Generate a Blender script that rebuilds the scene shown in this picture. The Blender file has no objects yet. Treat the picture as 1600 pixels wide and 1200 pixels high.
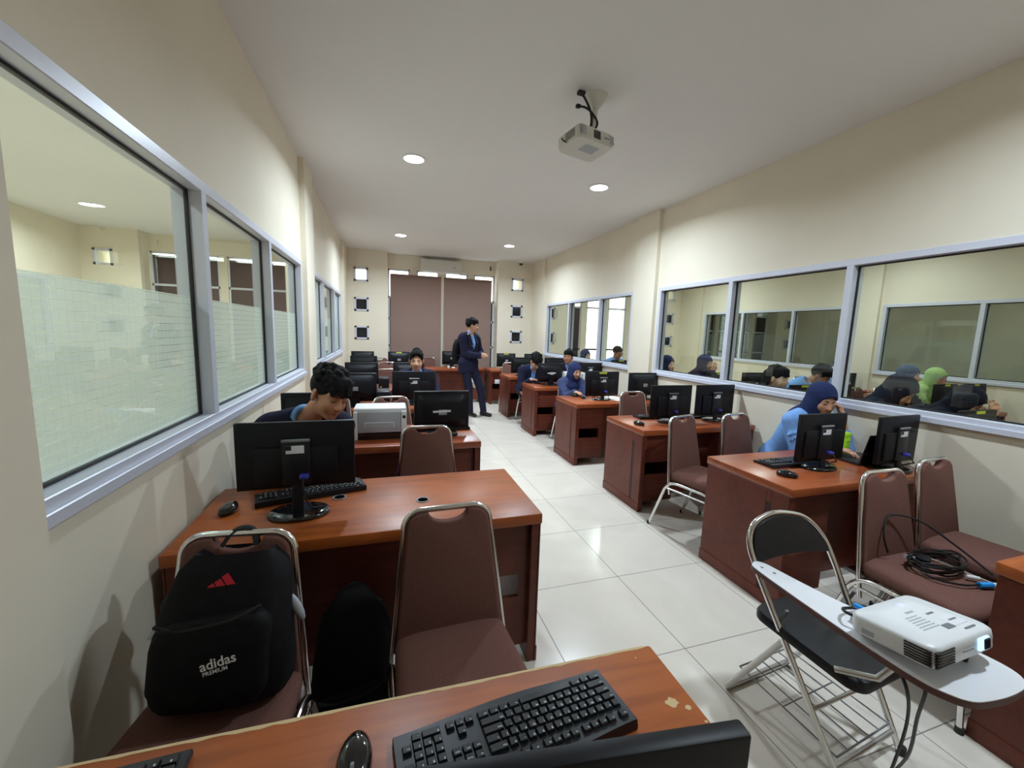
import bpy, bmesh, math, random
import numpy as np
from mathutils import Vector, Matrix, Euler

SC = bpy.context.scene
COL = SC.collection
PI = math.pi
random.seed(7)
rad = math.radians

# ------------------------------------------------------------------ materials
def mat(name, col, rough=0.5, metal=0.0, spec=0.5, coat=0.0, trans=0.0, emit=None, estr=1.0):
    m = bpy.data.materials.new(name); m.use_nodes = True
    b = m.node_tree.nodes['Principled BSDF']
    b.inputs['Base Color'].default_value = (*col, 1)
    b.inputs['Roughness'].default_value = rough
    b.inputs['Metallic'].default_value = metal
    b.inputs['Specular IOR Level'].default_value = spec
    b.inputs['Coat Weight'].default_value = coat
    b.inputs['Transmission Weight'].default_value = trans
    if emit:
        b.inputs['Emission Color'].default_value = (*emit, 1); b.inputs['Emission Strength'].default_value = estr
    return m

def srgb(r, g, b):
    f = lambda c: (c/255/12.92) if c/255 <= .04045 else ((c/255+.055)/1.055)**2.4
    return (f(r), f(g), f(b))

def noisy(m, scale=6, amount=0.08, bump=0.0, bscale=200, stretch=(1,1,1), detail=3, coords='Object'):
    """vary the base colour with object-space noise, and add a fine bump"""
    nt = m.node_tree; b = nt.nodes['Principled BSDF']
    tc = nt.nodes.new('ShaderNodeTexCoord'); mp = nt.nodes.new('ShaderNodeMapping')
    mp.inputs['Scale'].default_value = stretch
    nt.links.new(tc.outputs[coords], mp.inputs['Vector'])
    n = nt.nodes.new('ShaderNodeTexNoise'); n.inputs['Scale'].default_value = scale; n.inputs['Detail'].default_value = detail
    nt.links.new(mp.outputs['Vector'], n.inputs['Vector'])
    if amount:
        c = b.inputs['Base Color'].default_value[:3]
        r = nt.nodes.new('ShaderNodeValToRGB')
        r.color_ramp.elements[0].position = .3; r.color_ramp.elements[1].position = .7
        r.color_ramp.elements[0].color = (*[x*(1-amount) for x in c], 1)
        r.color_ramp.elements[1].color = (*[min(1, x*(1+amount)) for x in c], 1)
        nt.links.new(n.outputs['Fac'], r.inputs['Fac']); nt.links.new(r.outputs['Color'], b.inputs['Base Color'])
    if bump:
        n2 = nt.nodes.new('ShaderNodeTexNoise'); n2.inputs['Scale'].default_value = bscale
        nt.links.new(mp.outputs['Vector'], n2.inputs['Vector'])
        bp = nt.nodes.new('ShaderNodeBump'); bp.inputs['Strength'].default_value = bump; bp.inputs['Distance'].default_value = .002
        nt.links.new(n2.outputs['Fac'], bp.inputs['Height']); nt.links.new(bp.outputs['Normal'], b.inputs['Normal'])
    return m

def wood(name, c0, c1, rough=.28, coat=.35):
    m = mat(name, c0, rough, coat=coat); nt = m.node_tree; b = nt.nodes['Principled BSDF']
    b.inputs['Coat Roughness'].default_value = .26
    tc = nt.nodes.new('ShaderNodeTexCoord'); mp = nt.nodes.new('ShaderNodeMapping')
    mp.inputs['Scale'].default_value = (1.2, 14, 14)
    nt.links.new(tc.outputs['Object'], mp.inputs['Vector'])
    n = nt.nodes.new('ShaderNodeTexNoise'); n.inputs['Scale'].default_value = 2.2; n.inputs['Detail'].default_value = 6; n.inputs['Distortion'].default_value = .6
    nt.links.new(mp.outputs['Vector'], n.inputs['Vector'])
    n3 = nt.nodes.new('ShaderNodeTexNoise'); n3.inputs['Scale'].default_value = 3.5; n3.inputs['Detail'].default_value = 2
    nt.links.new(tc.outputs['Object'], n3.inputs['Vector'])
    mx = nt.nodes.new('ShaderNodeMath'); mx.operation = 'ADD'
    nt.links.new(n.outputs['Fac'], mx.inputs[0]); nt.links.new(n3.outputs['Fac'], mx.inputs[1])
    r = nt.nodes.new('ShaderNodeValToRGB')
    r.color_ramp.elements[0].position = .75; r.color_ramp.elements[0].color = (*c1, 1)
    r.color_ramp.elements[1].position = 1.25 if False else 1.0; r.color_ramp.elements[1].color = (*c0, 1)
    sc = nt.nodes.new('ShaderNodeMath'); sc.operation = 'MULTIPLY'; sc.inputs[1].default_value = .9
    nt.links.new(mx.outputs[0], sc.inputs[0])
    nt.links.new(sc.outputs[0], r.inputs['Fac']); nt.links.new(r.outputs['Color'], b.inputs['Base Color'])
    bp = nt.nodes.new('ShaderNodeBump'); bp.inputs['Strength'].default_value = .08; bp.inputs['Distance'].default_value = .003
    nt.links.new(n.outputs['Fac'], bp.inputs['Height']); nt.links.new(bp.outputs['Normal'], b.inputs['Normal'])
    nt.links.new(bp.outputs['Normal'], b.inputs['Coat Normal'])
    return m

def glass(name, tint, refl=.06, edge=1.0):
    m = bpy.data.materials.new(name); m.use_nodes = True; nt = m.node_tree; nt.nodes.clear()
    out = nt.nodes.new('ShaderNodeOutputMaterial'); tr = nt.nodes.new('ShaderNodeBsdfTransparent'); gl = nt.nodes.new('ShaderNodeBsdfGlossy')
    tr.inputs['Color'].default_value = (*tint, 1); gl.inputs['Roughness'].default_value = .0; gl.inputs['Color'].default_value = (.95, 1, .97, 1)
    fr = nt.nodes.new('ShaderNodeFresnel'); fr.inputs['IOR'].default_value = 1.5
    mul = nt.nodes.new('ShaderNodeMath'); mul.operation = 'MULTIPLY_ADD'; mul.inputs[1].default_value = edge; mul.inputs[2].default_value = refl-.04
    mul.use_clamp = True
    nt.links.new(fr.outputs['Fac'], mul.inputs[0])
    ge = nt.nodes.new('ShaderNodeNewGeometry'); one = nt.nodes.new('ShaderNodeMath'); one.operation = 'SUBTRACT'; one.inputs[0].default_value = 1
    nt.links.new(ge.outputs['Backfacing'], one.inputs[1])
    m2 = nt.nodes.new('ShaderNodeMath'); m2.operation = 'MULTIPLY'; nt.links.new(mul.outputs[0], m2.inputs[0]); nt.links.new(one.outputs[0], m2.inputs[1])
    mix = nt.nodes.new('ShaderNodeMixShader'); nt.links.new(m2.outputs[0], mix.inputs['Fac'])
    nt.links.new(tr.outputs[0], mix.inputs[1]); nt.links.new(gl.outputs[0], mix.inputs[2]); nt.links.new(mix.outputs[0], out.inputs['Surface'])
    return m

M = {}
M['wall'] = noisy(mat('cream_wall_paint', (.80, .735, .60), .75), 1.3, .04, .15, 60, detail=4)
M['ceiling'] = noisy(mat('ceiling_paint', (.80, .80, .79), .85), .8, .02)
M['alu'] = mat('lavender_white_aluminium', (.66, .68, .78), .35, .1)
M['gasket'] = mat('black_gasket', (.008, .008, .009), .5)
M['glass'] = glass('window_glass', (.92, .955, .915))
M['dark_glass'] = mat('dark_tinted_pane', (.018, .018, .02), .12)
M['brown_pane'] = mat('brown_film_pane', (.06, .042, .038), .15)
M['wood_lit_top'] = wood('varnished_orange_brown_lit_top', srgb(172, 90, 36), srgb(150, 74, 28), .40, .10)  # same timber as the sides, painted lighter for the light from above
M['wood_lit_top'].node_tree.nodes['Principled BSDF'].inputs['Specular IOR Level'].default_value = .35
M['wood'] = wood('varnished_red_brown_wood', srgb(106, 51, 37), srgb(94, 43, 31), .42, .08)
M['wood'].node_tree.nodes['Principled BSDF'].inputs['Specular IOR Level'].default_value = .3
M['wood_lit_top_red'] = wood('varnished_red_brown_lit_top', srgb(158, 80, 42), srgb(136, 64, 32), .32, .25)  # redder desk tops, overhead light again put into the colour
M['wood_dark'] = mat('dark_groove_wood', srgb(48, 22, 18), .5)
M['chip'] = mat('bare_chipped_wood', srgb(214, 186, 140), .8)
M['chrome'] = mat('chrome_tube', (.78, .78, .78), .16, 1.0)
M['silver'] = mat('silver_painted_tube', (.66, .65, .62), .35, .75)
M['upholstery'] = noisy(mat('brown_woven_upholstery', srgb(114, 79, 71), .92, spec=.2), 260, .16, .5, 420)
M['rubber'] = mat('black_rubber', (.012, .012, .012), .6)
M['plastic'] = mat('black_matte_plastic', (.0055, .0055, .0085), .45, spec=.28)
M['plastic2'] = mat('charcoal_plastic', (.011, .0115, .015), .38, spec=.35)
M['gloss'] = mat('gloss_black_plastic', (.007, .007, .008), .12, coat=.5)
M['screen'] = mat('dark_lcd_screen', (.006, .006, .008), .18)
M['label'] = mat('white_paper_label', (.72, .74, .78), .6)
M['greylabel'] = mat('grey_printed_label', (.30, .31, .33), .6)
M['vga'] = mat('blue_plug_plastic', (.05, .06, .42), .4)
M['yellow'] = mat('yellow_sticker', (.55, .60, .05), .6)
M['key'] = mat('key_cap_plastic', (.012, .012, .014), .36)
M['legend'] = mat('pale_key_print', (.62, .70, .74), .6)
M['white'] = mat('white_plastic', (.78, .79, .80), .32)
M['offwhite'] = mat('aged_white_plastic', (.70, .69, .63), .35)
M['grey'] = mat('light_grey_plastic', (.42, .44, .48), .4)
M['midgrey'] = mat('mid_grey_plastic', (.18, .19, .2), .45)
M['blind'] = noisy(mat('brown_roller_fabric', srgb(146, 122, 113), .85, spec=.15), 300, .05, .2, 400)
M['bag'] = noisy(mat('black_bag_nylon', (.0055, .005, .006), .75, spec=.2), 40, .3, .4, 300)
M['strap'] = mat('black_webbing', (.006, .006, .007), .8)
M['red'] = mat('red_print', (.62, .012, .035), .5)
M['whiteprint'] = mat('white_print', (.85, .87, .85), .5)
M['cable'] = mat('black_cable_sheath', (.007, .007, .008), .45)
M['painted_dark'] = mat('painted_opening_dark', (.003, .003, .003), 1.0, spec=0)
M['lime'] = mat('lime_green_box', (.42, .80, .01), .4)
M['lime2'] = mat('dark_lime_print', (.16, .36, .02), .5)
M['blue_end'] = mat('bright_blue_plug', (.02, .32, .85), .35)
M['vinyl'] = noisy(mat('black_vinyl', (.012, .012, .014), .42, spec=.4), 30, .2, .2, 150)
M['laminate'] = mat('white_laminate', (.80, .80, .83), .3)
M['brown_edge'] = mat('brown_laminate_edge', srgb(96, 62, 58), .5)
M['outlet'] = mat('white_outlet_plastic', (.72, .73, .68), .4)
M['led'] = mat('led_diffuser', (1, 1, 1), .5, emit=(.95, .99, 1.0), estr=9)
M['led_side'] = mat('led_diffuser_side_rooms', (1, 1, 1), .5, emit=(.92, .99, 1.0), estr=7)
M['led_film'] = mat('led_diffuser_film_room', (1, 1, 1), .5, emit=(.92, .99, 1.05), estr=8)
M['led_dim'] = mat('led_diffuser_dim', (1, 1, 1), .5, emit=(.92, .99, 1.0), estr=3)
M['lens_glow'] = mat('lit_projector_lens', (.02, .03, .2), .1, emit=(.3, .6, 1.0), estr=1.3)
M['lens_core'] = mat('projector_lens_glass', (.005, .006, .03), .05)
M['led_blue'] = mat('blue_indicator', (.3, .3, .9), .3, emit=(.3, .3, 1.0), estr=.9)
M['paper'] = mat('white_paper', (.82, .82, .80), .8)
M['maroon'] = mat('maroon_fabric', (.085, .012, .022), .8)
M['beige'] = mat('beige_plastic', srgb(200, 186, 165), .5)

# frosted film: pale sage, lets light through, thin clear grid lines
def film():
    m = bpy.data.materials.new('frosted_grid_film'); m.use_nodes = True; nt = m.node_tree; nt.nodes.clear(); N = nt.nodes.new; L = nt.links.new
    out = N('ShaderNodeOutputMaterial'); df = N('ShaderNodeBsdfDiffuse'); tl = N('ShaderNodeBsdfTranslucent'); tr = N('ShaderNodeBsdfTransparent'); gl = N('ShaderNodeBsdfGlossy')
    df.inputs['Color'].default_value = (.62, .665, .67, 1); tl.inputs['Color'].default_value = (.76, .83, .86, 1); tr.inputs['Color'].default_value = (.80, .9, .82, 1)
    gl.inputs['Roughness'].default_value = .25
    tc = N('ShaderNodeTexCoord'); sp = N('ShaderNodeSeparateXYZ'); L(tc.outputs['Object'], sp.inputs[0])
    def lines(sock, wd):
        a = N('ShaderNodeMath'); a.operation = 'PINGPONG'; a.inputs[1].default_value = .014; L(sock, a.inputs[0])
        b = N('ShaderNodeMath'); b.operation = 'LESS_THAN'; b.inputs[1].default_value = wd; L(a.outputs[0], b.inputs[0]); return b
    ly, lz = lines(sp.outputs['Y'], .0004), lines(sp.outputs['Z'], .0011)
    mx = N('ShaderNodeMath'); mx.operation = 'MAXIMUM'; L(ly.outputs[0], mx.inputs[0]); L(lz.outputs[0], mx.inputs[1])
    a = N('ShaderNodeMixShader'); a.inputs[0].default_value = .55; L(df.outputs[0], a.inputs[1]); L(tl.outputs[0], a.inputs[2])
    f = N('ShaderNodeMath'); f.operation = 'MULTIPLY_ADD'; f.inputs[1].default_value = .5; f.inputs[2].default_value = .05; L(mx.outputs[0], f.inputs[0])
    b = N('ShaderNodeMixShader'); L(f.outputs[0], b.inputs[0]); L(a.outputs[0], b.inputs[1]); L(tr.outputs[0], b.inputs[2])
    fr = N('ShaderNodeFresnel'); fr.inputs[0].default_value = 1.4
    fm = N('ShaderNodeMath'); fm.operation = 'MULTIPLY'; fm.inputs[1].default_value = .5; L(fr.outputs[0], fm.inputs[0])
    c = N('ShaderNodeMixShader'); L(fm.outputs[0], c.inputs[0]); L(b.outputs[0], c.inputs[1]); L(gl.outputs[0], c.inputs[2])
    L(c.outputs[0], out.inputs['Surface']); return m
M['film'] = film()

def floor_mat():
    m = mat('polished_cream_tiles', (.6, .58, .53), .16, spec=.5); nt = m.node_tree; b = nt.nodes['Principled BSDF']; N = nt.nodes.new; L = nt.links.new
    tc = N('ShaderNodeTexCoord'); sp = N('ShaderNodeSeparateXYZ'); L(tc.outputs['Object'], sp.inputs[0])
    def line(sock, off):
        o = N('ShaderNodeMath'); o.operation = 'SUBTRACT'; o.inputs[1].default_value = off; L(sock, o.inputs[0])
        a = N('ShaderNodeMath'); a.operation = 'PINGPONG'; a.inputs[1].default_value = .3; L(o.outputs[0], a.inputs[0])
        l = N('ShaderNodeMath'); l.operation = 'LESS_THAN'; l.inputs[1].default_value = .0022; L(a.outputs[0], l.inputs[0]); return l
    lx, ly = line(sp.outputs['X'], 1.375), line(sp.outputs['Y'], 1.43)
    mx = N('ShaderNodeMath'); mx.operation = 'MAXIMUM'; L(lx.outputs[0], mx.inputs[0]); L(ly.outputs[0], mx.inputs[1])
    n = N('ShaderNodeTexNoise'); n.inputs['Scale'].default_value = 2.2; n.inputs['Detail'].default_value = 6; n.inputs['Distortion'].default_value = 1.5
    L(tc.outputs['Object'], n.inputs['Vector'])
    r = N('ShaderNodeValToRGB'); r.color_ramp.elements[0].position = .35; r.color_ramp.elements[1].position = .7
    r.color_ramp.elements[0].color = (.69, .625, .545, 1); r.color_ramp.elements[1].color = (.745, .685, .60, 1); L(n.outputs['Fac'], r.inputs['Fac'])
    mixc = N('ShaderNodeMixRGB'); L(mx.outputs[0], mixc.inputs['Fac']); L(r.outputs['Color'], mixc.inputs[1]); mixc.inputs[2].default_value = (.22, .20, .18, 1)
    L(mixc.outputs[0], b.inputs['Base Color'])
    ro = N('ShaderNodeMath'); ro.operation = 'MULTIPLY_ADD'; ro.inputs[1].default_value = .5; ro.inputs[2].default_value = .2; L(mx.outputs[0], ro.inputs[0]); L(ro.outputs[0], b.inputs['Roughness'])
    return m
M['floor'] = floor_mat()

# ------------------------------------------------------------------ mesh building
class MB:
    """collects shapes; build() links them as ONE mesh object"""
    def __init__(s): s.v = []; s.f = []
    def add(s, vs, fs, mtx=None):
        o = len(s.v)
        if mtx is not None: vs = [mtx @ Vector(p) for p in vs]
        s.v += [tuple(p) for p in vs]; s.f += [tuple(i+o for i in f) for f in fs]; return s
    def bm(s, b, mtx=None):
        b.verts.ensure_lookup_table(); b.verts.index_update()
        s.add([v.co.copy() for v in b.verts], [[v.index for v in f.verts] for f in b.faces], mtx); b.free(); return s
    def box(s, x0, x1, y0, y1, z0, z1, r=0, seg=2, mtx=None):
        if r <= 0:
            vs = [(x, y, z) for z in (z0, z1) for y in (y0, y1) for x in (x0, x1)]
            return s.add(vs, [(0,2,3,1), (4,5,7,6), (0,1,5,4), (2,6,7,3), (0,4,6,2), (1,3,7,5)], mtx)
        b = bmesh.new(); bmesh.ops.create_cube(b, size=1)
        for v in b.verts: v.co = Vector(((x0+x1)/2+v.co.x*(x1-x0), (y0+y1)/2+v.co.y*(y1-y0), (z0+z1)/2+v.co.z*(z1-z0)))
        bmesh.ops.bevel(b, geom=list(b.edges), offset=r, segments=seg, affect='EDGES', profile=.5)
        return s.bm(b, mtx)
    def tube(s, pts, r, seg=8, closed=False, mtx=None, r2=None, flat=None):
        P = [Vector(p) for p in pts]; n = len(P); rings = []
        up = None
        for i, p in enumerate(P):
            if closed: t = (P[(i+1) % n]-P[i-1])
            else: t = (P[min(i+1, n-1)]-P[max(i-1, 0)])
            t.normalize()
            if up is None:
                up = Vector((0,0,1)) if abs(t.z) < .9 else Vector((1,0,0))
            a = t.cross(up)
            if a.length < 1e-5: a = t.orthogonal()
            a.normalize(); b = a.cross(t); b.normalize(); up = b
            rr = r if r2 is None else r+(r2-r)*i/max(1, n-1)
            rings.append([p+(a*math.cos(2*PI*k/seg)+b*math.sin(2*PI*k/seg)*(flat or 1))*rr for k in range(seg)])
        vs = [q for R in rings for q in R]; fs = []
        m = n if closed else n-1
        for i in range(m):
            j = (i+1) % n
            for k in range(seg):
                k2 = (k+1) % seg; fs.append((i*seg+k, i*seg+k2, j*seg+k2, j*seg+k))
        if not closed: fs += [tuple(range(seg-1, -1, -1)), tuple(range((n-1)*seg, n*seg))]
        return s.add(vs, fs, mtx)
    def lathe(s, prof, seg=20, mtx=None):
        vs = []; fs = []
        for (r, z) in prof: vs += [(r*math.cos(2*PI*k/seg), r*math.sin(2*PI*k/seg), z) for k in range(seg)]
        for i in range(len(prof)-1):
            for k in range(seg):
                k2 = (k+1) % seg; fs.append((i*seg+k, i*seg+k2, (i+1)*seg+k2, (i+1)*seg+k))
        fs += [tuple(range(seg-1, -1, -1)), tuple(range((len(prof)-1)*seg, len(prof)*seg))]
        return s.add(vs, fs, mtx)
    def prism(s, poly, z0, z1, r=0, seg=2, mtx=None):
        b = bmesh.new(); vs = [b.verts.new((x, y, z0)) for x, y in poly]; f = b.faces.new(vs)
        if f.normal.z > 0: f.normal_flip()
        e = bmesh.ops.extrude_face_region(b, geom=[f]); nv = [g for g in e['geom'] if isinstance(g, bmesh.types.BMVert)]
        for v in nv: v.co.z = z1
        bmesh.ops.recalc_face_normals(b, faces=b.faces)
        if r:
            ed = [x for x in b.edges if abs(x.verts[0].co.z-x.verts[1].co.z) < 1e-6]
            bmesh.ops.bevel(b, geom=ed, offset=r, segments=seg, affect='EDGES', profile=.5)
        return s.bm(b, mtx)
    def ell(s, c, r, seg=12, mtx=None, rings=None):
        rg = rings or max(5, seg//2); vs = [(c[0], c[1], c[2]-r[2])]; fs = []
        for i in range(1, rg):
            th = -PI/2+PI*i/rg
            vs += [(c[0]+r[0]*math.cos(th)*math.cos(2*PI*k/seg), c[1]+r[1]*math.cos(th)*math.sin(2*PI*k/seg), c[2]+r[2]*math.sin(th)) for k in range(seg)]
        vs.append((c[0], c[1], c[2]+r[2])); T = len(vs)-1
        for k in range(seg):
            k2 = (k+1) % seg; fs.append((0, 1+k2, 1+k)); fs.append((T, 1+(rg-2)*seg+k, 1+(rg-2)*seg+k2))
            for i in range(rg-2): fs.append((1+i*seg+k, 1+i*seg+k2, 1+(i+1)*seg+k2, 1+(i+1)*seg+k))
        return s.add(vs, fs, mtx)
    def loft(s, rings, cap=True, mtx=None):
        n = len(rings[0]); vs = [p for R in rings for p in R]; fs = []
        for i in range(len(rings)-1):
            for k in range(n):
                k2 = (k+1) % n; fs.append((i*n+k, i*n+k2, (i+1)*n+k2, (i+1)*n+k))
        if cap: fs += [tuple(range(n-1, -1, -1)), tuple(range((len(rings)-1)*n, len(rings)*n))]
        return s.add(vs, fs, mtx)
    def build(s, name, m, parent=None, sharp=35, smooth=True):
        me = bpy.data.meshes.new(name); me.from_pydata(s.v, [], s.f); me.validate(); me.update()
        if smooth:
            me.polygons.foreach_set('use_smooth', [True]*len(me.polygons)); me.set_sharp_from_angle(angle=rad(sharp))
        me.materials.append(M[m] if isinstance(m, str) else m)
        o = bpy.data.objects.new(name, me); COL.objects.link(o)
        if parent is not None: o.parent = parent
        return o

def rotz(a): return Matrix.Rotation(a, 4, 'Z')
def trs(x, y, z, rz=0, rx=0, ry=0): return Matrix.Translation((x, y, z)) @ Euler((rx, ry, rz)).to_matrix().to_4x4()
def arc(cx, cy, r, a0, a1, n): return [(cx+r*math.cos(a0+(a1-a0)*i/n), cy+r*math.sin(a0+(a1-a0)*i/n)) for i in range(n+1)]
def rrect(x0, x1, y0, y1, r, n=4):
    return arc(x1-r, y1-r, r, 0, PI/2, n)+arc(x0+r, y1-r, r, PI/2, PI, n)+arc(x0+r, y0+r, r, PI, 1.5*PI, n)+arc(x1-r, y0+r, r, 1.5*PI, 2*PI, n)
def spline(pts, n=8, closed=False):
    """Catmull-Rom through the points"""
    P = [Vector(p) for p in pts]; L = len(P); out = []
    rng = range(L) if closed else range(L-1)
    for i in rng:
        p0 = P[(i-1) % L] if closed or i > 0 else P[0]*2-P[1]
        p1, p2 = P[i], P[(i+1) % L]
        p3 = P[(i+2) % L] if closed or i+2 < L else P[L-1]*2-P[L-2]
        for k in range(n):
            t = k/n; out.append(.5*((2*p1)+(p2-p0)*t+(2*p0-5*p1+4*p2-p3)*t*t+(3*p1-p0-3*p2+p3)*t**3))
    if not closed: out.append(P[-1])
    return out

def thing(name, label, cat, loc=(0,0,0), rz=0, group=None):
    o = bpy.data.objects.new(name, None); COL.objects.link(o); o.empty_display_size = .05
    o.location = loc; o.rotation_euler = (0, 0, rz); o['label'] = label; o['category'] = cat
    if group: o['group'] = group
    return o
def tag(o, label, cat, group=None):
    o['label'] = label; o['category'] = cat
    if group: o['group'] = group
    return o
def struct(name, mb, m, parent=None, smooth=False):
    o = mb.build(name, m, parent, smooth=smooth)
    if parent is None: o['kind'] = 'structure'
    return o
def kids(o): return list(o.children)
def dup(root, label, loc=None, rz=None, group=None):
    r = root.copy(); COL.objects.link(r); r['label'] = label
    if loc is not None: r.location = loc
    if rz is not None: r.rotation_euler = (0, 0, rz)
    if group: r['group'] = group
    for c0 in ALLKIDS.get(root.name, None) or [c for c in bpy.data.objects if c.parent == root]:
        c = c0.copy(); COL.objects.link(c); c.parent = r
        for d0 in [d for d in bpy.data.objects if d.parent == c0]:
            d = d0.copy(); COL.objects.link(d); d.parent = c
    return r
ALLKIDS = {}

def text_mesh(txt, size, bold=False):
    """vertices and faces of a flat text, lying in XY, origin at left baseline"""
    cu = bpy.data.curves.new('lettering_outline', 'FONT'); cu.body = txt; cu.size = size; cu.resolution_u = 3
    if bold: cu.offset = size*.018
    o = bpy.data.objects.new('lettering_outline', cu); COL.objects.link(o)
    dg = bpy.context.evaluated_depsgraph_get(); me = o.evaluated_get(dg).to_mesh()
    vs = [v.co.copy() for v in me.vertices]; fs = [tuple(p.vertices) for p in me.polygons]
    o.evaluated_get(dg).to_mesh_clear(); bpy.data.objects.remove(o); bpy.data.curves.remove(cu)
    return vs, fs

# ------------------------------------------------------------------ camera (a phone's wide lens held at eye height)
cam = bpy.data.cameras.new('camera'); co = bpy.data.objects.new('camera', cam); COL.objects.link(co); SC.camera = co
R_, U_, F_ = Vector((.95410411, -.29777121, .03190074)), Vector((.00793941, .13163513, .99126644)), Vector((.29936986, .94551811, -.12795775))
mw = Matrix.Identity(4)
for i in range(3): mw[i][0], mw[i][1], mw[i][2] = R_[i], U_[i], -F_[i]
mw.translation = (0, 0, 1.494); co.matrix_world = mw
cam.sensor_width = 36; cam.lens = 630.4/1600*36; cam.clip_start = .02; cam.clip_end = 100

SC.view_settings.view_transform = 'Standard'; SC.view_settings.look = 'None'; SC.view_settings.gamma = 1; SC.view_settings.use_curve_mapping = False
SC.view_settings.exposure = 0.99
SC.cycles.max_bounces = 10; SC.cycles.diffuse_bounces = 5; SC.cycles.glossy_bounces = 4; SC.cycles.transparent_max_bounces = 16; SC.cycles.transmission_bounces = 6
SC.cycles.sample_clamp_indirect = 6.0; SC.cycles.caustics_reflective = False; SC.cycles.caustics_refractive = False
SC.cycles.use_denoising = True

w = bpy.data.worlds.new('overcast_sky'); SC.world = w; w.use_nodes = True
bg = w.node_tree.nodes['Background']; bg.inputs['Color'].default_value = (.93, .97, 1, 1); bg.inputs['Strength'].default_value = 2.2
# ------------------------------------------------------------------ the setting
XL, XR, YB, YR, ZC, PX, YF = -.76, 3.27, 8.85, 9.15, 3.04, 4.12, -2.2
WT = PX-(XR-XL)                                      # partition thickness
X_MIN, X_MAX = XL-PX, XR+2*PX
struct('floor', MB().box(X_MIN-.2, X_MAX+.2, YF-.2, YR+.3, -.1, 0), 'floor')
struct('ceiling', MB().box(X_MIN-.2, X_MAX+.2, YF-.2, YR+.3, ZC, ZC+.1), 'ceiling')
ZW0, ZW1 = 1.03, 2.10
GROUPS = [(1.10, 4.36), (4.90, 8.06)]
MULL = [[2.17, 3.25], [5.82, 6.96]]
def partition(name, xa, xb):
    mb = MB()
    mb.box(xa, xb, YF, YR+.05, 0, ZW0); mb.box(xa, xb, YF, YR+.05, ZW1, ZC)
    ys = [YF, GROUPS[0][0], GROUPS[0][1], GROUPS[1][0], GROUPS[1][1], YR+.05]
    for a, b in ((0, 1), (2, 3), (4, 5)): mb.box(xa, xb, ys[a], ys[b], ZW0, ZW1)
    for a, b in ((.62, 1.10), (4.40, 4.85), (8.14, YB+.1)):   # pilasters stand proud of both faces
        mb.box(xa-.05, xb+.05, a, b, 0, ZC)
    return struct(name, mb, 'wall')
partition('wall_left', XL-WT, XL); partition('wall_right', XR, XR+WT); partition('wall_far_right', XR+PX, XR+PX+WT)
win_n = 0
def window(xa, xb, gi, film=None):
    """aluminium frame with mullions across a partition; panes, gaskets and film hang on it"""
    global win_n; win_n += 1
    y0, y1 = GROUPS[gi]; fw = .048; x0, x1 = xa-.012, xb+.012; fr = MB()
    fr.box(x0, x1, y0, y1, ZW1-fw, ZW1, .003, 1); fr.box(x0, x1, y0, y1, ZW0, ZW0+fw, .003, 1)
    fr.box(xa-.028, xb+.028, y0-.01, y1+.01, ZW0-.018, ZW0+.018, .003, 1)     # projecting sill
    posts = [y0+fw/2]+MULL[gi]+[y1-fw/2]
    for p in posts: fr.box(x0+.001, x1-.001, p-fw/2, p+fw/2, ZW0+fw-.003, ZW1-fw+.003)
    f = struct('window_%d' % win_n, fr, 'alu')
    xm = (xa+xb)/2; gk = MB()
    for a, b in zip(posts, posts[1:]):
        a += fw/2; b -= fw/2; z0, z1 = ZW0+fw, ZW1-fw; g = .009
        for (ya, yb, za, zb) in ((a, a+g, z0, z1), (b-g, b, z0, z1), (a, b, z0, z0+g), (a, b, z1-g, z1)):
            gk.box(xm-.007, xm+.007, ya, yb, za, zb)
        MB().box(xm-.003, xm+.003, a, b, z0, z1).build('pane', 'glass', f, smooth=False)
        if film is not None:
            MB().add([(xm+film, a+.01, z0+.01), (xm+film, b-.01, z0+.01), (xm+film, b-.01, 1.602), (xm+film, a+.01, 1.602)], [(0, 1, 2, 3)]).build('frosted_film', 'film', f, smooth=False)
    gk.build('gasket', 'gasket', f, smooth=False)
for gi in (0, 1):
    window(XL-WT, XL, gi, film=-.006); window(XR, XR+WT, gi); window(XR+PX, XR+PX+WT, gi)

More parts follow.
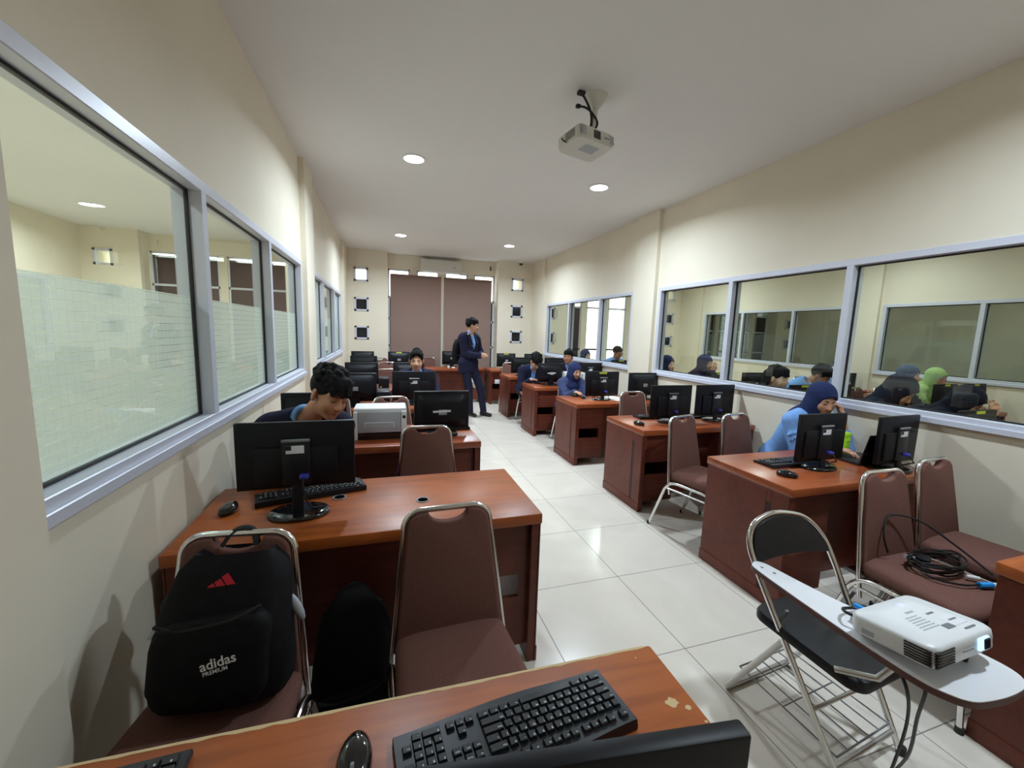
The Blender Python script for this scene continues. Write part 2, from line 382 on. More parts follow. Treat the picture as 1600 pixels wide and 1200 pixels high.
UN = [(.07, .52), (.66, 1.14), (1.27, 1.78), (1.92, 2.40)]     # four tall units in the recess of a back wall
SM = [2.545, 1.955, 1.385]                                       # heights of the small square windows
def back_wall(name, ox, variant):
    global win_n
    mb = MB(); T = .22
    def holes(xa, xb, rects, y0, y1):                            # wall strip with rectangular openings stacked in columns
        cols = sorted(set([xa, xb]+[r[0] for r in rects]+[r[1] for r in rects]))
        for a, b in zip(cols, cols[1:]):
            zz = 0
            for r in sorted([r for r in rects if r[0] <= a+1e-6 and r[1] >= b-1e-6], key=lambda r: r[2]):
                mb.box(ox+a, ox+b, y0, y1, zz, r[2]); zz = r[3]
            mb.box(ox+a, ox+b, y0, y1, zz, ZC)
    sl = [(-.585, -.315, z-.135, z+.135) for z in SM]; sr = [(2.72, 2.99, z-.135, z+.135) for z in SM]
    holes(XL-.02, .06, sl, YB, YB+.3+T); holes(2.41, XR+.02, sr, YB, YB+.3+T)
    holes(.06, 2.41, [(a, b, .55, 2.74) for a, b in UN], YR, YR+T)
    struct(name, mb, 'wall')
    for r in sl+sr:
        win_n += 1; fr = MB(); a, b, z0, z1 = ox+r[0], ox+r[1], r[2], r[3]; g = .035
        for q in ((a, a+g, z0, z1), (b-g, b, z0, z1), (a, b, z0, z0+g), (a, b, z1-g, z1)): fr.box(q[0], q[1], YB-.012, YB+.07, q[2], q[3])
        f = struct('window_%d' % win_n, fr, 'alu')
        MB().box(a+g, b-g, YB+.03, YB+.036, z0+g, z1-g).build('pane', 'glass' if z1 > 2.5 else 'dark_glass', f, smooth=False)
    for i, (a, b) in enumerate(UN):
        win_n += 1; fr = MB(); a += ox; b += ox; g = .032
        for q in ((a, a+g, .55, 2.74), (b-g, b, .55, 2.74), (a, b, .55, .55+g), (a, b, 2.74-g, 2.74), (a, b, 1.10, 1.10+.04), (a, b, 1.68, 1.72) if variant != 'clear' else (a, b, 1.10, 1.14), (a, b, 2.13, 2.17)):
            fr.box(q[0], q[1], YR+.02, YR+.08, q[2], q[3])
        f = struct('window_%d' % win_n, fr, 'alu')
        top = {'room': 2.17, 'clear': 2.17 if i not in (0, 3) else 2.17, 'brown': 2.68}[variant]
        low = {'room': 'dark_glass', 'brown': 'brown_pane', 'clear': 'glass' if i in (1, 2) else 'dark_glass'}[variant]
        MB().box(a+g, b-g, YR+.04, YR+.046, .55+g, top).build('pane', low, f, smooth=False)
        MB().box(a+g, b-g, YR+.04, YR+.046, top, 2.74-g).build('pane', 'glass', f, smooth=False)
back_wall('wall_back', 0, 'room'); back_wall('wall_back_right', PX, 'clear'); back_wall('wall_back_left', -PX, 'brown')
back_wall('wall_back_far_right', 2*PX, 'brown')
struct('wall_front', MB().box(X_MIN-.1, X_MAX+.1, YF-.15, YF, 0, ZC), 'wall')
struct('wall_outer_left', MB().box(X_MIN-.15, X_MIN, YF-.15, YR+.3, 0, ZC), 'wall')
struct('wall_outer_right', MB().box(X_MAX, X_MAX+.15, YF-.15, YR+.3, 0, ZC), 'wall')

# ------------------------------------------------------------------ recessed ceiling lights
LP = 20.5
def downlight(x, y, label, group='round recessed ceiling lights', led='led', k=1.0):
    t = thing('ceiling_light', label, 'ceiling light', (x, y, ZC), 0, group)
    MB().lathe([(.108, 0), (.108, -.006), (.098, -.012), (.088, -.010), (.088, -.002)], 28).build('trim_ring', 'white', t)
    MB().lathe([(.088, -.003), (.086, -.0085), (.05, -.0095)], 28).build('diffuser', led, t)
    L = bpy.data.lights.new('lamp', 'AREA'); L.shape = 'DISK'; L.size = .16; L.spread = rad(158); L.energy = dict(led=LP, led_side=9.3, led_film=13.5, led_dim=4)[led]*k; L.color = (.84, 1.0, 1.13) if led == 'led' else (.90, 1.0, 1.04)
    o = bpy.data.objects.new('lamp', L); COL.objects.link(o); o.parent = t; o.location = (0, 0, -.012)
    return t
downlight(.265, 4.03, 'round lit ceiling light above the white printer, nearer the frosted windows')
downlight(2.17, 4.03, 'round lit ceiling light just beyond the hanging ceiling projector')
downlight(.265, 7.25, 'round lit ceiling light in front of the air conditioner, frosted window side')
downlight(2.16, 7.25, 'round lit ceiling light closest to the dome camera on the back wall')
downlight(2.17, .82, 'round ceiling light over the folding chair with the projector, above the picture edge', k=.76)
for i, y in enumerate((.8, 4.03, 7.25)):
    for j, x in enumerate((.265, 2.17)):
        downlight(x+PX, y, 'round recessed light lighting the neighbouring classroom behind the clear glass', 'ceiling lights of the room behind the clear glass', 'led_side')
        downlight(x-PX, y, 'round recessed light seen above the frosted film in the adjoining room', 'ceiling lights of the room behind the frosted film', 'led_film')
for x, y in ((.9, 2.4), (.9, 5.6)): downlight(x+2*PX, y, 'dim recessed light in the far room seen through two sheets of glass', 'ceiling lights of the far dim room', 'led_dim')
# ------------------------------------------------------------------ desks
def make_desk(label, w=1.38, d=.60, h=.715, grommets=False, cat='desk', group=None, closed=False, top='wood_lit_top'):
    """origin on the floor under the middle; the modesty front faces -Y, users sit at +Y"""
    t = thing('computer_desk', label, cat, group=group)
    MB().box(-w/2, w/2, -d/2, d/2, h-.048, h, .007, 2).build('desktop', top, t)
    for sx in (-1, 1):
        xo = sx*(w/2-.012); xi = sx*(w/2-.045); a, b = min(xo, xi), max(xo, xi); y0, y1 = -d/2+.012, d/2-.012
        mb = MB(); mb.box(a, b, y0, y1, 0, h-.048, .002, 1)
        f0, f1 = (b, b+.010) if sx > 0 else (a-.010, a)          # raised fields on the outer face
        gy = y0+.105
        mb.box(f0, f1, y0, gy, .07, h-.05, .003, 1); mb.box(f0, f1, gy+.03, y1, .07, h-.05, .003, 1)
        mb.box(f0, f1, gy-.002, gy+.032, h-.12, h-.05, .002, 1)
        s = mb.build('side_panel', 'wood', t)
        MB().box(f0-.004 if sx < 0 else b, f1 if sx < 0 else f1+.004, y0-.004, y1+.004, 0, .075, .005, 2).build('base_moulding', 'wood', s)
        MB().box((f0+f1)/2-.0055+(.003 if sx < 0 else -.003), (f0+f1)/2+.0055+(.003 if sx < 0 else -.003)-.006*(1 if sx > 0 else 0), gy+.001, gy+.029, .075, h-.12).build('groove', 'wood_dark', s, smooth=False)
    # front panels: a pedestal by each side with a slot cut in it, and a set-back knee panel between
    for sx in (-1, 1):
        x0, x1 = (w/2-.36, w/2-.045) if sx > 0 else (-w/2+.045, -w/2+.36); mb = MB(); yf = -d/2+.045
        sa, sb = ((x0+.12, x1-.04) if sx > 0 else (x0+.04, x1-.12)) if not closed else ((x0+.05, x1-.004) if sx > 0 else (x0+.004, x1-.05))
        mb.box(x0, x1, yf, yf+.02, .42, h-.048); mb.box(x0, x1, yf, yf+.02, .07, .31)
        mb.box(x0, sa, yf, yf+.02, .31, .42); mb.box(sb, x1, yf, yf+.02, .31, .42)
        xs = x0 if sx > 0 else x1-.018
        mb.box(xs, xs+.018, yf+.02, d/2-.05, .07, h-.048)
        if closed: mb.box(x0, x1, d/2-.07, d/2-.05, .07, h-.048); mb.box(x0, x1, yf+.02, d/2-.07, .07, .09)  # added back and floor boards shut out light so the slots look dark
        mb.build('pedestal_panel', 'wood', t, smooth=False)
    MB().box(-w/2+.36, w/2-.36, -d/2+.16, -d/2+.18, .07, h-.048).build('knee_panel', 'wood', t, smooth=False)
    if grommets:
        for gx, gy in ((-.165, .075), (.2, -.04)):
            g = MB().lathe([(.030, 0), (.030, .003), (.0235, .003), (.0225, .0008)], 20, trs(gx, gy, h-.0002)).build('cable_grommet', 'midgrey', t)
            MB().lathe([(.0232, .0004), (.0232, .0012)], 20, trs(gx, gy, h)).build('dark_disc', 'painted_dark', g)  # nothing is cut; a flat black round paints the darkness of the opening
    return t

LX = -.04; RX = 2.645
DESKS = {}
DESKS['L0'] = desk0 = make_desk('orange-brown desk under the big black keyboard and mouse, worn pale patch on top', 1.30, .60)
desk0.location = (-.02, .50, 0); desk0.rotation_euler = (0, 0, rad(-1.6))
DESKS['L1'] = deskL = make_desk('desk with a bare shiny top and cable holes, directly behind the empty brown chair', 1.38, .60, grommets=True)
deskL.location = (LX, 1.845, 0)
DESKS['R1'] = deskR = make_desk('desk with the lime green box, two slim monitors and a laptop', 1.20, .60, closed=True, top='wood_lit_top_red')
deskR.location = (RX, 1.795, 0)
def desk(key, x, yfront, label):
    p = deskL if key[0] == 'L' else deskR
    DESKS[key] = o = dup(p, label, (x, yfront+.30, 0), 0); return o
DESKS['L2'] = deskL = make_desk('desk carrying the white printer and a thick black monitor', 1.38, .60, top='wood_lit_top_red'); deskL.location = (LX, 3.03, 0)
desk('L3', LX, 4.02, 'desk where the young man looking at the camera sits')
desk('L4', LX, 5.30, 'fourth desk along the frosted windows, two chairs drawn up behind')
desk('L5', LX, 6.62, 'fifth desk along the frosted windows, mostly hidden by black monitors')
desk('L6', LX, 7.92, 'last desk along the frosted windows, below the small square windows')
DESKS['R0'] = make_desk('desk corner showing at the picture edge, in front of the chair with cables', 1.03, .58); DESKS['R0'].location = (2.655, .50, 0)
desk('R2', RX, 2.79, 'desk with two slim monitors just behind the lime green box desk')
desk('R3', RX, 4.02, 'desk of the woman in navy headscarf, yellow-stickered monitor on it')
desk('R4', RX, 5.34, 'desk where the young man in navy blazer bends over')
desk('R5', RX, 6.66, 'desk just beyond the bowed young man, white-framed chair behind it')
desk('R6', RX, 7.93, 'last desk by the clear glass, facing the standing man')
back = make_desk('long red-brown desk across the aisle below the brown blinds', 1.28, .50, top='wood_lit_top_red'); back.location = (1.33, 8.40, 0)
# worn spots on the nearest desk, and the power plates on the far desks
rs = random.Random(3)
def patch(cx, cy, r, n=12, mb=None):
    p = [(cx+r*(.55+.6*rs.random())*math.cos(2*PI*k/n), cy+.8*r*(.55+.6*rs.random())*math.sin(2*PI*k/n), .71535) for k in range(n)]
    return mb.add(p, [tuple(range(n))])
mb = MB()
for (x, y, r) in ((.60, .145, .016), (.625, .125, .008), (.640, .09, .004), (.647, .085, .003), (.655, .25, .003), (.59, .27, .003), (.665, .04, .003)): patch(x, y, r, mb=mb)
mb.build('worn_patch', 'chip', desk0, smooth=False)
xs_ = [-.62+1.25*i/60 for i in range(61)]; ws_ = [.0006+.0035*rs.random()**3 for i in xs_]
mb = MB().add([(x, .3003, .7147) for x in xs_]+[(x, .2945-w_, .71525) for x, w_ in zip(xs_, ws_)]+[(x, .3004, .708-w_) for x, w_ in zip(xs_, ws_)],
              [(i, i+1, 62+i, 61+i) for i in range(60)]+[(i, 122+i, 123+i, i+1) for i in range(60)])
mb.build('worn_edge', 'chip', desk0, smooth=False)
mb = MB(); mb.add([(.06+.011*math.cos(a), .06+.012*math.sin(a), .7153) for a in [PI*.9+i*.35 for i in range(10)]]+[(.06+.009*math.cos(a), .06+.010*math.sin(a), .7153) for a in [PI*.9+i*.35 for i in range(10)]], [(i, i+1, 11+i, 10+i) for i in range(9)])
mb.build('scratch_mark', 'wood_dark', DESKS['L1'], smooth=False)
def plates(d, xs, dy=0):
    for x in xs:
        p = MB().box(x-.075, x+.075, -.2595+dy, -.247+dy, .42, .51, .004, 2).build('outlet_plate', 'outlet', d)
        MB().box(x-.06, x-.005, -.2615+dy, -.2592+dy, .435, .495, .002, 1).build('socket', 'white', p)
        MB().box(x+.005, x+.06, -.2615+dy, -.2592+dy, .435, .495, .002, 1).build('socket', 'white', p)
plates(back, (-.52, .45), .05); plates(DESKS['R6'], (-.42,))

# ------------------------------------------------------------------ stacking chairs
def make_chair(label):
    """origin on the floor; the sitter faces -Y"""
    t = thing('banquet_chair', label, 'chair')
    # seat cushion: rounded trapezoid with a crowned top
    def ring(sc, z, dy=0):
        pts = rrect(-.205, .205, -.235, .20, .07, 5)
        return [(x*(1-.10*(y+.235)/.435)*sc, y*sc+dy, z+(.006*math.cos(x*6) if z > .45 else 0)) for x, y in pts]
    MB().loft([ring(.90, .405), ring(.985, .413), ring(1.0, .432), ring(.995, .452), ring(.96, .468), ring(.80, .477), ring(.4, .480)]).build('seat', 'upholstery', t, 60)
    # backrest: tapered pad with a hand scoop in its top edge
    zt, zb = .872, .395
    def wx(z): return .188+(.138-.188)*(z-zb)/(zt-zb)
    L = []
    for i in range(9): L.append((wx(zb+.03)*math.sin(-PI/2+PI*i/8)*.98, zb+.03-.035*math.cos(-PI/2+PI*i/8)))
    R0 = [(wx(z), z) for z in (.47, .56, .65, .74, .80)]
    cor = arc(wx(.82)-.052, zt-.052, .052, 0, PI/2, 6)
    sc = [(.066*math.cos(a), zt-.036*math.sin(a)**.8) for a in [PI*i/12 for i in range(1, 12)]]
    half = R0+cor
    outl = L+half+[(.070, zt)]+sc+[(-.070, zt)]+[(-x, z) for x, z in reversed(half)]
    mt = Matrix.Translation((0, .155, .395)) @ Matrix.Rotation(rad(90-9), 4, 'X') @ Matrix.Translation((0, -.395, 0))
    b = MB().prism(outl, -.022, .022, .008, 3, mt); b.build('backrest', 'upholstery', t, 50)
    # bright tube arched round the back pad
    pth = [(-.196, .40-.10), (-.196, .395)]+[(-wx(z)-.008, z) for z in (.45, .55, .65, .75, .80)]
    top = zt+.008; a1 = [(-x, z) for x, z in arc(wx(.83)-.052, top-.062, .062, PI*0, PI/2, 7)]
    pl = pth+a1+[(-x, z) for x, z in reversed(pth+a1)]
    MB().tube([mt @ Vector((x, z, 0)) for x, z in pl], .0105, 8).build('back_frame', 'chrome', t, 80)
    for sx in (-1, 1):
        x = sx*.198
        def bend(a, b, c, n=6): return [Vector(a).lerp(Vector(b), i/n).lerp(Vector(b).lerp(Vector(c), i/n), i/n) for i in range(n+1)]
        rear = [(x*1.05, .30, 0), (x*1.02, .205, .27)]+bend((x*1.01, .185, .33), (x, .155, .40), (x, .07, .402))+[(x, 0, .402)]
        front = [(x*1.0, 0, .402)]+bend((x, -.12, .402), (x, -.215, .402), (x*1.01, -.228, .31))+[(x*1.04, -.255, 0)]
        for nm, p in (('leg', rear), ('leg', front)):
            l = MB().tube(p, .0115, 8).build(nm, 'chrome', t, 80)
            q = p[0] if p is rear else p[-1]
            MB().lathe([(.0145, 0.001), (.0145, .025)], 10, trs(q[0], q[1], 0)).build('foot_cap', 'rubber', l)
        MB().tube([(x*1.01, .185, .345), (x, -.222, .345)], .008, 6).build('side_bar', 'chrome', t, 80)
    MB().tube([(-.198, .10, .396), (.198, .10, .396)], .010, 6).tube([(-.198, -.14, .396), (.198, -.14, .396)], .010, 6).build('cross_bar', 'chrome', t, 80)
    return t
chair0 = make_chair('empty brown padded chair between the keyboard desk and the bare shiny desk')
CH = {'L0b': chair0}; chair0.location = (.215, 1.125, 0); chair0.rotation_euler = (0, 0, rad(2))
def chair(key, x, y, rz, label):
    CH[key] = o = dup(chair0, label, (x, y, 0), rad(rz)); return o
chair('L0a', -.445, 1.09, -7, 'brown chair holding the sports backpack, against the frosted window wall')
chair('L1a', -.42, 2.42, 0, 'chair under the young man with bowed head and curly hair')
chair('L1b', .25, 2.34, 0, 'brown chair whose back rises in front of the thick monitor beside the printer')
chair('L2a', -.44, 3.60, 6, 'brown chair partly hidden behind the curly-haired young man')
chair('L2b', .06, 3.53, 3, 'brown chair standing just behind the white printer')
chair('L3b', .34, 4.95, 0, 'chair under the young man who looks at the camera')
chair('L4b', .03, 6.12, 2, 'brown chair next to the frosted side of the young man facing the camera')
chair('L5b', .02, 7.42, -3, 'brown chair seen above the second chair near the frosted windows')
chair('L6b', -.06, 8.50, 12, 'brown chair at the last desk under the small square windows')
chair('B', .905, 8.845, 0, 'brown chair against the blinds behind the long desk')
chair('R0a', 2.33, 1.045, 0, 'brown chair with a tangle of black cables on its seat')
chair('R0b', 2.88, 1.12, 3.6, 'empty brown chair next to the chair holding cables, by the wall')
chair('R1a', 2.29, 2.36, 14, 'brown chair at the aisle end behind the lime box desk')
chair('R1b', 2.80, 2.36, 6, 'brown chair next to the woman in light blue shirt')
chair('R2b', 2.62, 3.60, 0, 'brown chair showing between the slim monitors and the headscarf woman desk')
chair('R3a', 2.46, 4.90, 0, 'chair under the woman in navy headscarf at the aisle')
chair('R3b', 2.92, 4.88, 8, 'brown chair half hidden behind the yellow-stickered monitor')
chair('R4a', 2.35, 6.22, 0, 'chair under the bowed young man in navy blazer')
chair('R4b', 2.93, 6.42, 0, 'chair under the young man turning his head by the clear glass')
chair('R5a', 2.37, 7.56, -12, 'white-framed chair behind the desk beyond the bowed young man')

# ------------------------------------------------------------------ monitors
def make_slim(label, w=.445, z0=.048, z1=.342):
    """origin on the desk under the base; the back of the screen faces -Y"""
    t = thing('monitor', label, 'monitor')
    h = MB().box(-w/2, w/2, -.012, .010, z0, z1, .004, 2); h.box(-.155, .155, -.026, -.010, z0+.02, z1-.10, .008, 2); h.build('housing', 'plastic', t)
    MB().box(-w/2+.008, w/2-.008, .0095, .0112, z0+.018, z1-.008).build('screen', 'screen', t, smooth=False)
    c = MB().box(-.052, .052, -.036, -.024, z0+.02, z1-.066, .005, 2).build('rear_cover', 'plastic2', t)
    MB().box(-.052, .052, -.040, -.030, z1-.078, z1-.066, .003, 1).build('lip', 'midgrey', c)
    lb = MB(); lb.box(-.036, .030, -.0375, -.0355, z1-.124, z1-.092); lb.build('spec_label', 'label', c, smooth=False)
    MB().box(-.036, -.016, -.0385, -.0373, z1-.110, z1-.092).build('label_print', 'gasket', c, smooth=False)
    p = MB().box(.012, .046, -.062, -.034, z0+.048, z0+.066, .004, 2).build('cable_plug', 'vga', t)
    MB().tube(spline([(.029, -.06, z0+.056), (.03, -.085, z0+.02), (.05, -.075, .06), (.085, -.02, .03), (.105, .03, .008)], 6), .0035, 6).build('cable', 'cable', p)
    MB().box(-.022, .022, -.036, -.018, .012, z0+.06, .004, 2, trs(0, -.002, 0, 0, rad(-5))).build('neck', 'plastic2', t)
    ring = lambda s, z: [(.118*s*math.cos(2*PI*k/32), -.005+.085*s*math.sin(2*PI*k/32), z) for k in range(32)]
    MB().loft([ring(.97, 0), ring(1, .004), ring(.99, .012), ring(.93, .018), ring(.6, .021)]).build('base', 'gloss', t, 40)
    return t
def make_thick(label):
    t = thing('monitor', label, 'monitor'); w, z0, z1 = .405, .045, .328
    h = MB().box(-w/2, w/2, -.018, .016, z0, z1, .006, 2)
    h.loft([[(x, -.016, z) for x, z in rrect(-w/2+.02, w/2-.02, z0+.02, z1-.02, .03)], [(x, -.045, z) for x, z in rrect(-w/2+.05, w/2-.05, z0+.04, z1-.05, .03)], [(x, -.058, z) for x, z in rrect(-w/2+.09, w/2-.09, z0+.06, z1-.09, .03)]])
    h.build('housing', 'plastic', t)
    MB().box(-.15, .15, -.030, -.014, z1-.048, z1-.030, .006, 2).build('rear_ridge', 'plastic2', t)
    MB().box(-w/2+.014, w/2-.014, .0155, .0172, z0+.022, z1-.014).build('screen', 'screen', t, smooth=False)
    MB().box(-.03, .03, -.0605, -.0575, z1-.17, z1-.13, .002, 1).build('spec_label', 'greylabel', t, smooth=False)
    MB().box(-.045, .045, -.045, -.012, .010, z0+.08, .008, 2).build('neck', 'plastic', t)
    MB().prism(rrect(-.115, .115, -.10, .075, .05), 0, .016, .005, 2).build('base', 'gloss', t)
    return t
big = make_slim('big slim black monitor seen from behind on the bare shiny desk', .436, .118, .392)
slim0 = make_slim('slim black monitor standing before the lime green box', .39)
slim1 = make_slim('slim black monitor on the second clear-glass side desk, aisle half', .44)
thick0 = make_thick('thick black monitor with a white strip label, next to the white printer')
T = .7155
big.location = (-.345, 1.785, T); big.rotation_euler = (0, 0, rad(1.0)); slim0.location = (2.57, 1.75, T); slim1.location = (2.50, 3.05, T)
thick0.location = (.40, 2.98, T)
def strip(o, z=.185, w=.13):
    MB().box(-w/2, w/2, -.0615, -.0585, z-.007, z+.007, mtx=trs(0, 0, 0, 0, 0, rad(-2))).build('strip_label', 'label', o, smooth=False)
def sticker(o, slim, w=.10):
    y = -.0145 if slim else -.0205; z = .326 if slim else .313
    MB().box(-w/2, w/2, y, y+.003, z-.011, z+.011).build('yellow_sticker', 'yellow', o, smooth=False)
strip(thick0)
def mon(proto, x, y, label, rz=0, stick=False, dz=0, group=None):
    o = proto.copy(); COL.objects.link(o); o['label'] = label; o.location = (x, y, T); o.rotation_euler = (0, 0, rad(rz))
    for c0 in [c for c in PKIDS[proto.name]]:
        c = c0.copy(); COL.objects.link(c); c.parent = o
        for d0 in [d for d in c0.children]:
            d = d0.copy(); COL.objects.link(d); d.parent = c
    if stick: sticker(o, proto is not thick0)
    return o
PKIDS = {slim0.name: list(slim0.children), slim1.name: list(slim1.children), thick0.name: [c for c in thick0.children if not c.name.startswith('strip')]}
near_mon = mon(slim1, .171, .334, 'black monitor whose top edge crosses the lower picture edge before the keyboard', -7.6)
mon(thick0, -.46, 2.98, 'thick black monitor behind the shoulder of the curly-haired young man')
mon(thick0, -.285, 4.23, 'black monitor whose top shows beside the curly hair, second in line by the frosted windows')
mon(slim1, .285, 4.26, 'slim black monitor right in front of the young man looking at the camera')
mon(thick0, -.29, 5.53, 'black monitor with silver-lit vents, third in the line by the frosted windows')
mon(thick0, .30, 5.55, 'black monitor behind the shoulder of the young man looking at the camera')
mon(thick0, -.325, 6.83, 'black monitor second from the end of the line by the frosted windows')
mon(thick0, -.405, 8.12, 'black monitor at the far end of the line by the frosted windows')
mon(thick0, .255, 8.12, 'far black monitor with yellow sticker before the blinds, left of the facing man', stick=True)
mon(thick0, 1.36, 8.66, 'black monitor on the long back desk, partly behind the standing man')
r1b = mon(slim0, 3.03, 1.615, 'slim black monitor beside the open laptop at the clear glass wall', 3)
mon(slim1, 3.0, 3.05, 'slim black monitor close under the clear glass sill, behind the lime box desk')
mon(slim1, 2.49, 4.27, 'black monitor with yellow sticker next to the woman in navy headscarf', stick=True)
mon(thick0, 3.06, 4.27, 'black monitor with white tag by the wall, beyond the brown chair')
r4a = mon(thick0, 2.385, 5.62, 'thick black monitor with white strip label in front of the bowed young man'); strip(r4a)
mon(slim1, 3.04, 5.62, 'slim monitor by the clear glass wall behind the headscarf woman')
mon(thick0, 2.36, 6.90, 'black monitor just beyond the bowed young man')
mon(thick0, 3.0, 6.90, 'black monitor below the clear glass, left of the head-turning young man')
mon(thick0, 2.43, 8.15, 'far black monitor with yellow sticker on the last clear-glass side desk', stick=True)
mon(thick0, 3.03, 8.12, 'far black monitor in the corner under the square windows near the clear glass')

# ------------------------------------------------------------------ keyboards and mice
def key_rows():
    """(x, y, w, d, text) on a 15-row full keyboard; user sits at -y, x to the user's right"""
    u = .0190; K = []
    def row(y, items, x0=0):
        x = x0
        for t_, w_ in items:
            if t_ is not None: K.append((x+w_*u/2, y, w_*u-.0018, .0165, t_))
            x += w_*u
    row(.108, [('Esc', 1), (None, .55)]+[('F%d' % i, 1) for i in range(1, 5)]+[(None, .35)]+[('F%d' % i, 1) for i in range(5, 9)]+[(None, .35)]+[('F%d' % i, 1) for i in range(9, 13)])
    row(.082, [(c, 1) for c in '`1234567890-=']+[('Bksp', 2)])
    row(.063, [('Tab', 1.5)]+[(c, 1) for c in 'QWERTYUIOP[]']+[('\\', 1.5)])
    row(.044, [('Caps', 1.75)]+[(c, 1) for c in "ASDFGHJKL;'"]+[('Enter', 2.25)])
    row(.025, [('Shift', 2.25)]+[(c, 1) for c in 'ZXCVBNM,./']+[('Shift', 2.75)])
    row(.006, [('Ctrl', 1.4), ('o', 1.1), ('Alt', 1.3), ('', 6.4), ('Alt', 1.3), ('o', 1.1), ('=', 1.1), ('Ctrl', 1.3)])
    row(.082, [('Ins', 1), ('Home', 1), ('PgUp', 1)], 15.4*u); row(.063, [('Del', 1), ('End', 1), ('PgDn', 1)], 15.4*u)
    row(.025, [(None, 1), ('^', 1)], 15.4*u); row(.006, [('<', 1), ('v', 1), ('>', 1)], 15.4*u)
    row(.082, [('Num', 1), ('/', 1), ('*', 1), ('-', 1)], 18.8*u)
    row(.063, [(c, 1) for c in '789+'], 18.8*u); row(.044, [(c, 1) for c in '456'], 18.8*u); row(.025, [(c, 1) for c in '123']+[('Ent', 1)], 18.8*u); row(.006, [('0', 2), ('.', 1)], 18.8*u)
    return K
def make_keyboard(label, legends):
    t = thing('keyboard', label, 'keyboard'); W = 22.8*.0190; K = key_rows(); b = MB()
    # case: wedge with a bowed palm edge and bowed rear edge
    n = 16; front = [(-.012+(W+.024)*i/n, -.016-.010*math.sin(PI*i/n)**2*(1 if legends else .2)) for i in range(n+1)]
    rear = [(-.012+(W+.024)*i/n, .128+.012*math.sin(PI*i/n)**2*(1 if legends else .2)) for i in range(n+1)]
    ol = front+rear[::-1]
    hz = lambda y, s: .010+(.012 if s else 0)*(y+.02)/.15
    b.loft([[(x, y, .001) for x, y in ol], [(x, y, .006+.004*(y+.02)/.15) for x, y in ol], [(x*.996+.002*W, (y-.05)*.97+.05, .012+.011*(y+.02)/.15) for x, y in ol]])
    b.build('case', 'plastic2', t, 30)
    kb = MB()
    for x, y, w_, d_, s in K:
        z = .0125+.011*(y+.02)/.15; a = .0016
        lo = [(x-w_/2, y-d_/2), (x+w_/2, y-d_/2), (x+w_/2, y+d_/2), (x-w_/2, y+d_/2)]
        hi = [(px*(1)+(a if px < x else -a), py+(a*.5 if py < y else -a*1.6)) for px, py in lo]
        kb.loft([[(px, py, z-.002) for px, py in lo], [(px, py, z+.0055) for px, py in hi], [(x+(px-x)*.94, y+(py-y)*.94, z+.0062) for px, py in hi]])
    kb.build('keys', 'key', t, 25)
    lg = MB()
    for x, y, w_, d_, s in K:
        if not s: continue
        z = .0125+.011*(y+.02)/.15+.0065
        if legends:
            vs, fs = text_mesh(s, .0068 if len(s) < 2 else .0042, True)
            lg.add([(x-w_/2+.0032+v.x, y+.0002+v.y, z) for v in vs], fs)
        else: lg.add([(x-.004, y, z), (x-.001, y, z), (x-.001, y+.004, z), (x-.004, y+.004, z)], [(0, 1, 2, 3)])
    lg.build('key_legends', 'legend', t, smooth=False)
    return t
kb0 = make_keyboard('big black keyboard with white key letters on the near desk', True)
kb0.rotation_euler = (0, 0, rad(180+4.8)); kb0.location = (.452, .722, T)
kb1 = make_keyboard('black keyboard lying behind the big slim monitor on the bare shiny desk', False)
kb1.rotation_euler = (0, 0, rad(180+15)); kb1.location = (-.135, 2.11, T)
def kbd(x, y, rz, label): return dup(kb1, label, (x, y, T), rad(180+rz))
kbd(2.70, 1.905, -1, 'black keyboard under the slim monitor, lime box desk')
kbd(3.20, 3.27, 3, 'black keyboard behind the monitor under the clear glass sill')
kbd(.62, 3.20, 2, 'black keyboard behind the thick monitor beside the printer')
kbd(.50, 4.50, 2, 'black keyboard of the young man looking at the camera')
kbd(2.74, 3.27, -6, 'black keyboard poking out behind the aisle-half slim monitor')
kb4 = kbd(-.350, .762, 2, 'black keyboard end at the bottom corner of the near desk')
def make_mouse(label, m='gloss'):
    t = thing('computer_mouse', label, 'mouse'); b = MB(); n = 20; rings = []
    for k, (s, z) in enumerate(((.92, .001), (1, .006), (1, .014), (.93, .024), (.72, .032), (.38, .0355))):
        rings.append([(.031*s*math.cos(2*PI*i/n)*(1-.10*math.cos(2*PI*i/n+PI/2)**2), .054*s*math.sin(2*PI*i/n)+(-.006*(1-s)), z-.0035*(s < .8)*max(0, math.sin(2*PI*i/n))) for i in range(n)])
    b.loft(rings); b.build('shell', m, t, 60)
    MB().lathe([(.009, -.003), (.0098, 0), (.009, .003)], 14, trs(0, .024, .0275, 0, 0, PI/2)).build('scroll_wheel', 'midgrey', t)
    MB().tube([(0, .006, .0345), (0, .052, .020)], .0006, 4).build('button_seam', 'gasket', t)
    return t
ms0 = make_mouse('glossy black mouse on the near desk beside the big keyboard'); ms0.location = (-.058, .672, T); ms0.rotation_euler = (0, 0, rad(176))
def mouse(x, y, rz, label): return dup(ms0, label, (x, y, T), rad(rz))
mouse(-.625, 1.865, 170, 'black mouse at the wall end of the bare shiny desk')
mouse(2.215, 1.665, 215, 'black mouse in front of the keyboard on the lime box desk')
mouse(2.135, 2.99, 200, 'black mouse at the aisle corner of the second clear-glass side desk')
mouse(2.265, 4.55, 190, 'small black mouse touching the sleeve of the headscarf woman')
mouse(2.315, 4.40, 150, 'small black mouse nearest the aisle corner of the headscarf woman desk')
mouse(2.17, 5.95, 175, 'black mouse under the hand of the bowed young man')
mouse(.35, 3.17, 170, 'black mouse by the side of the white printer')
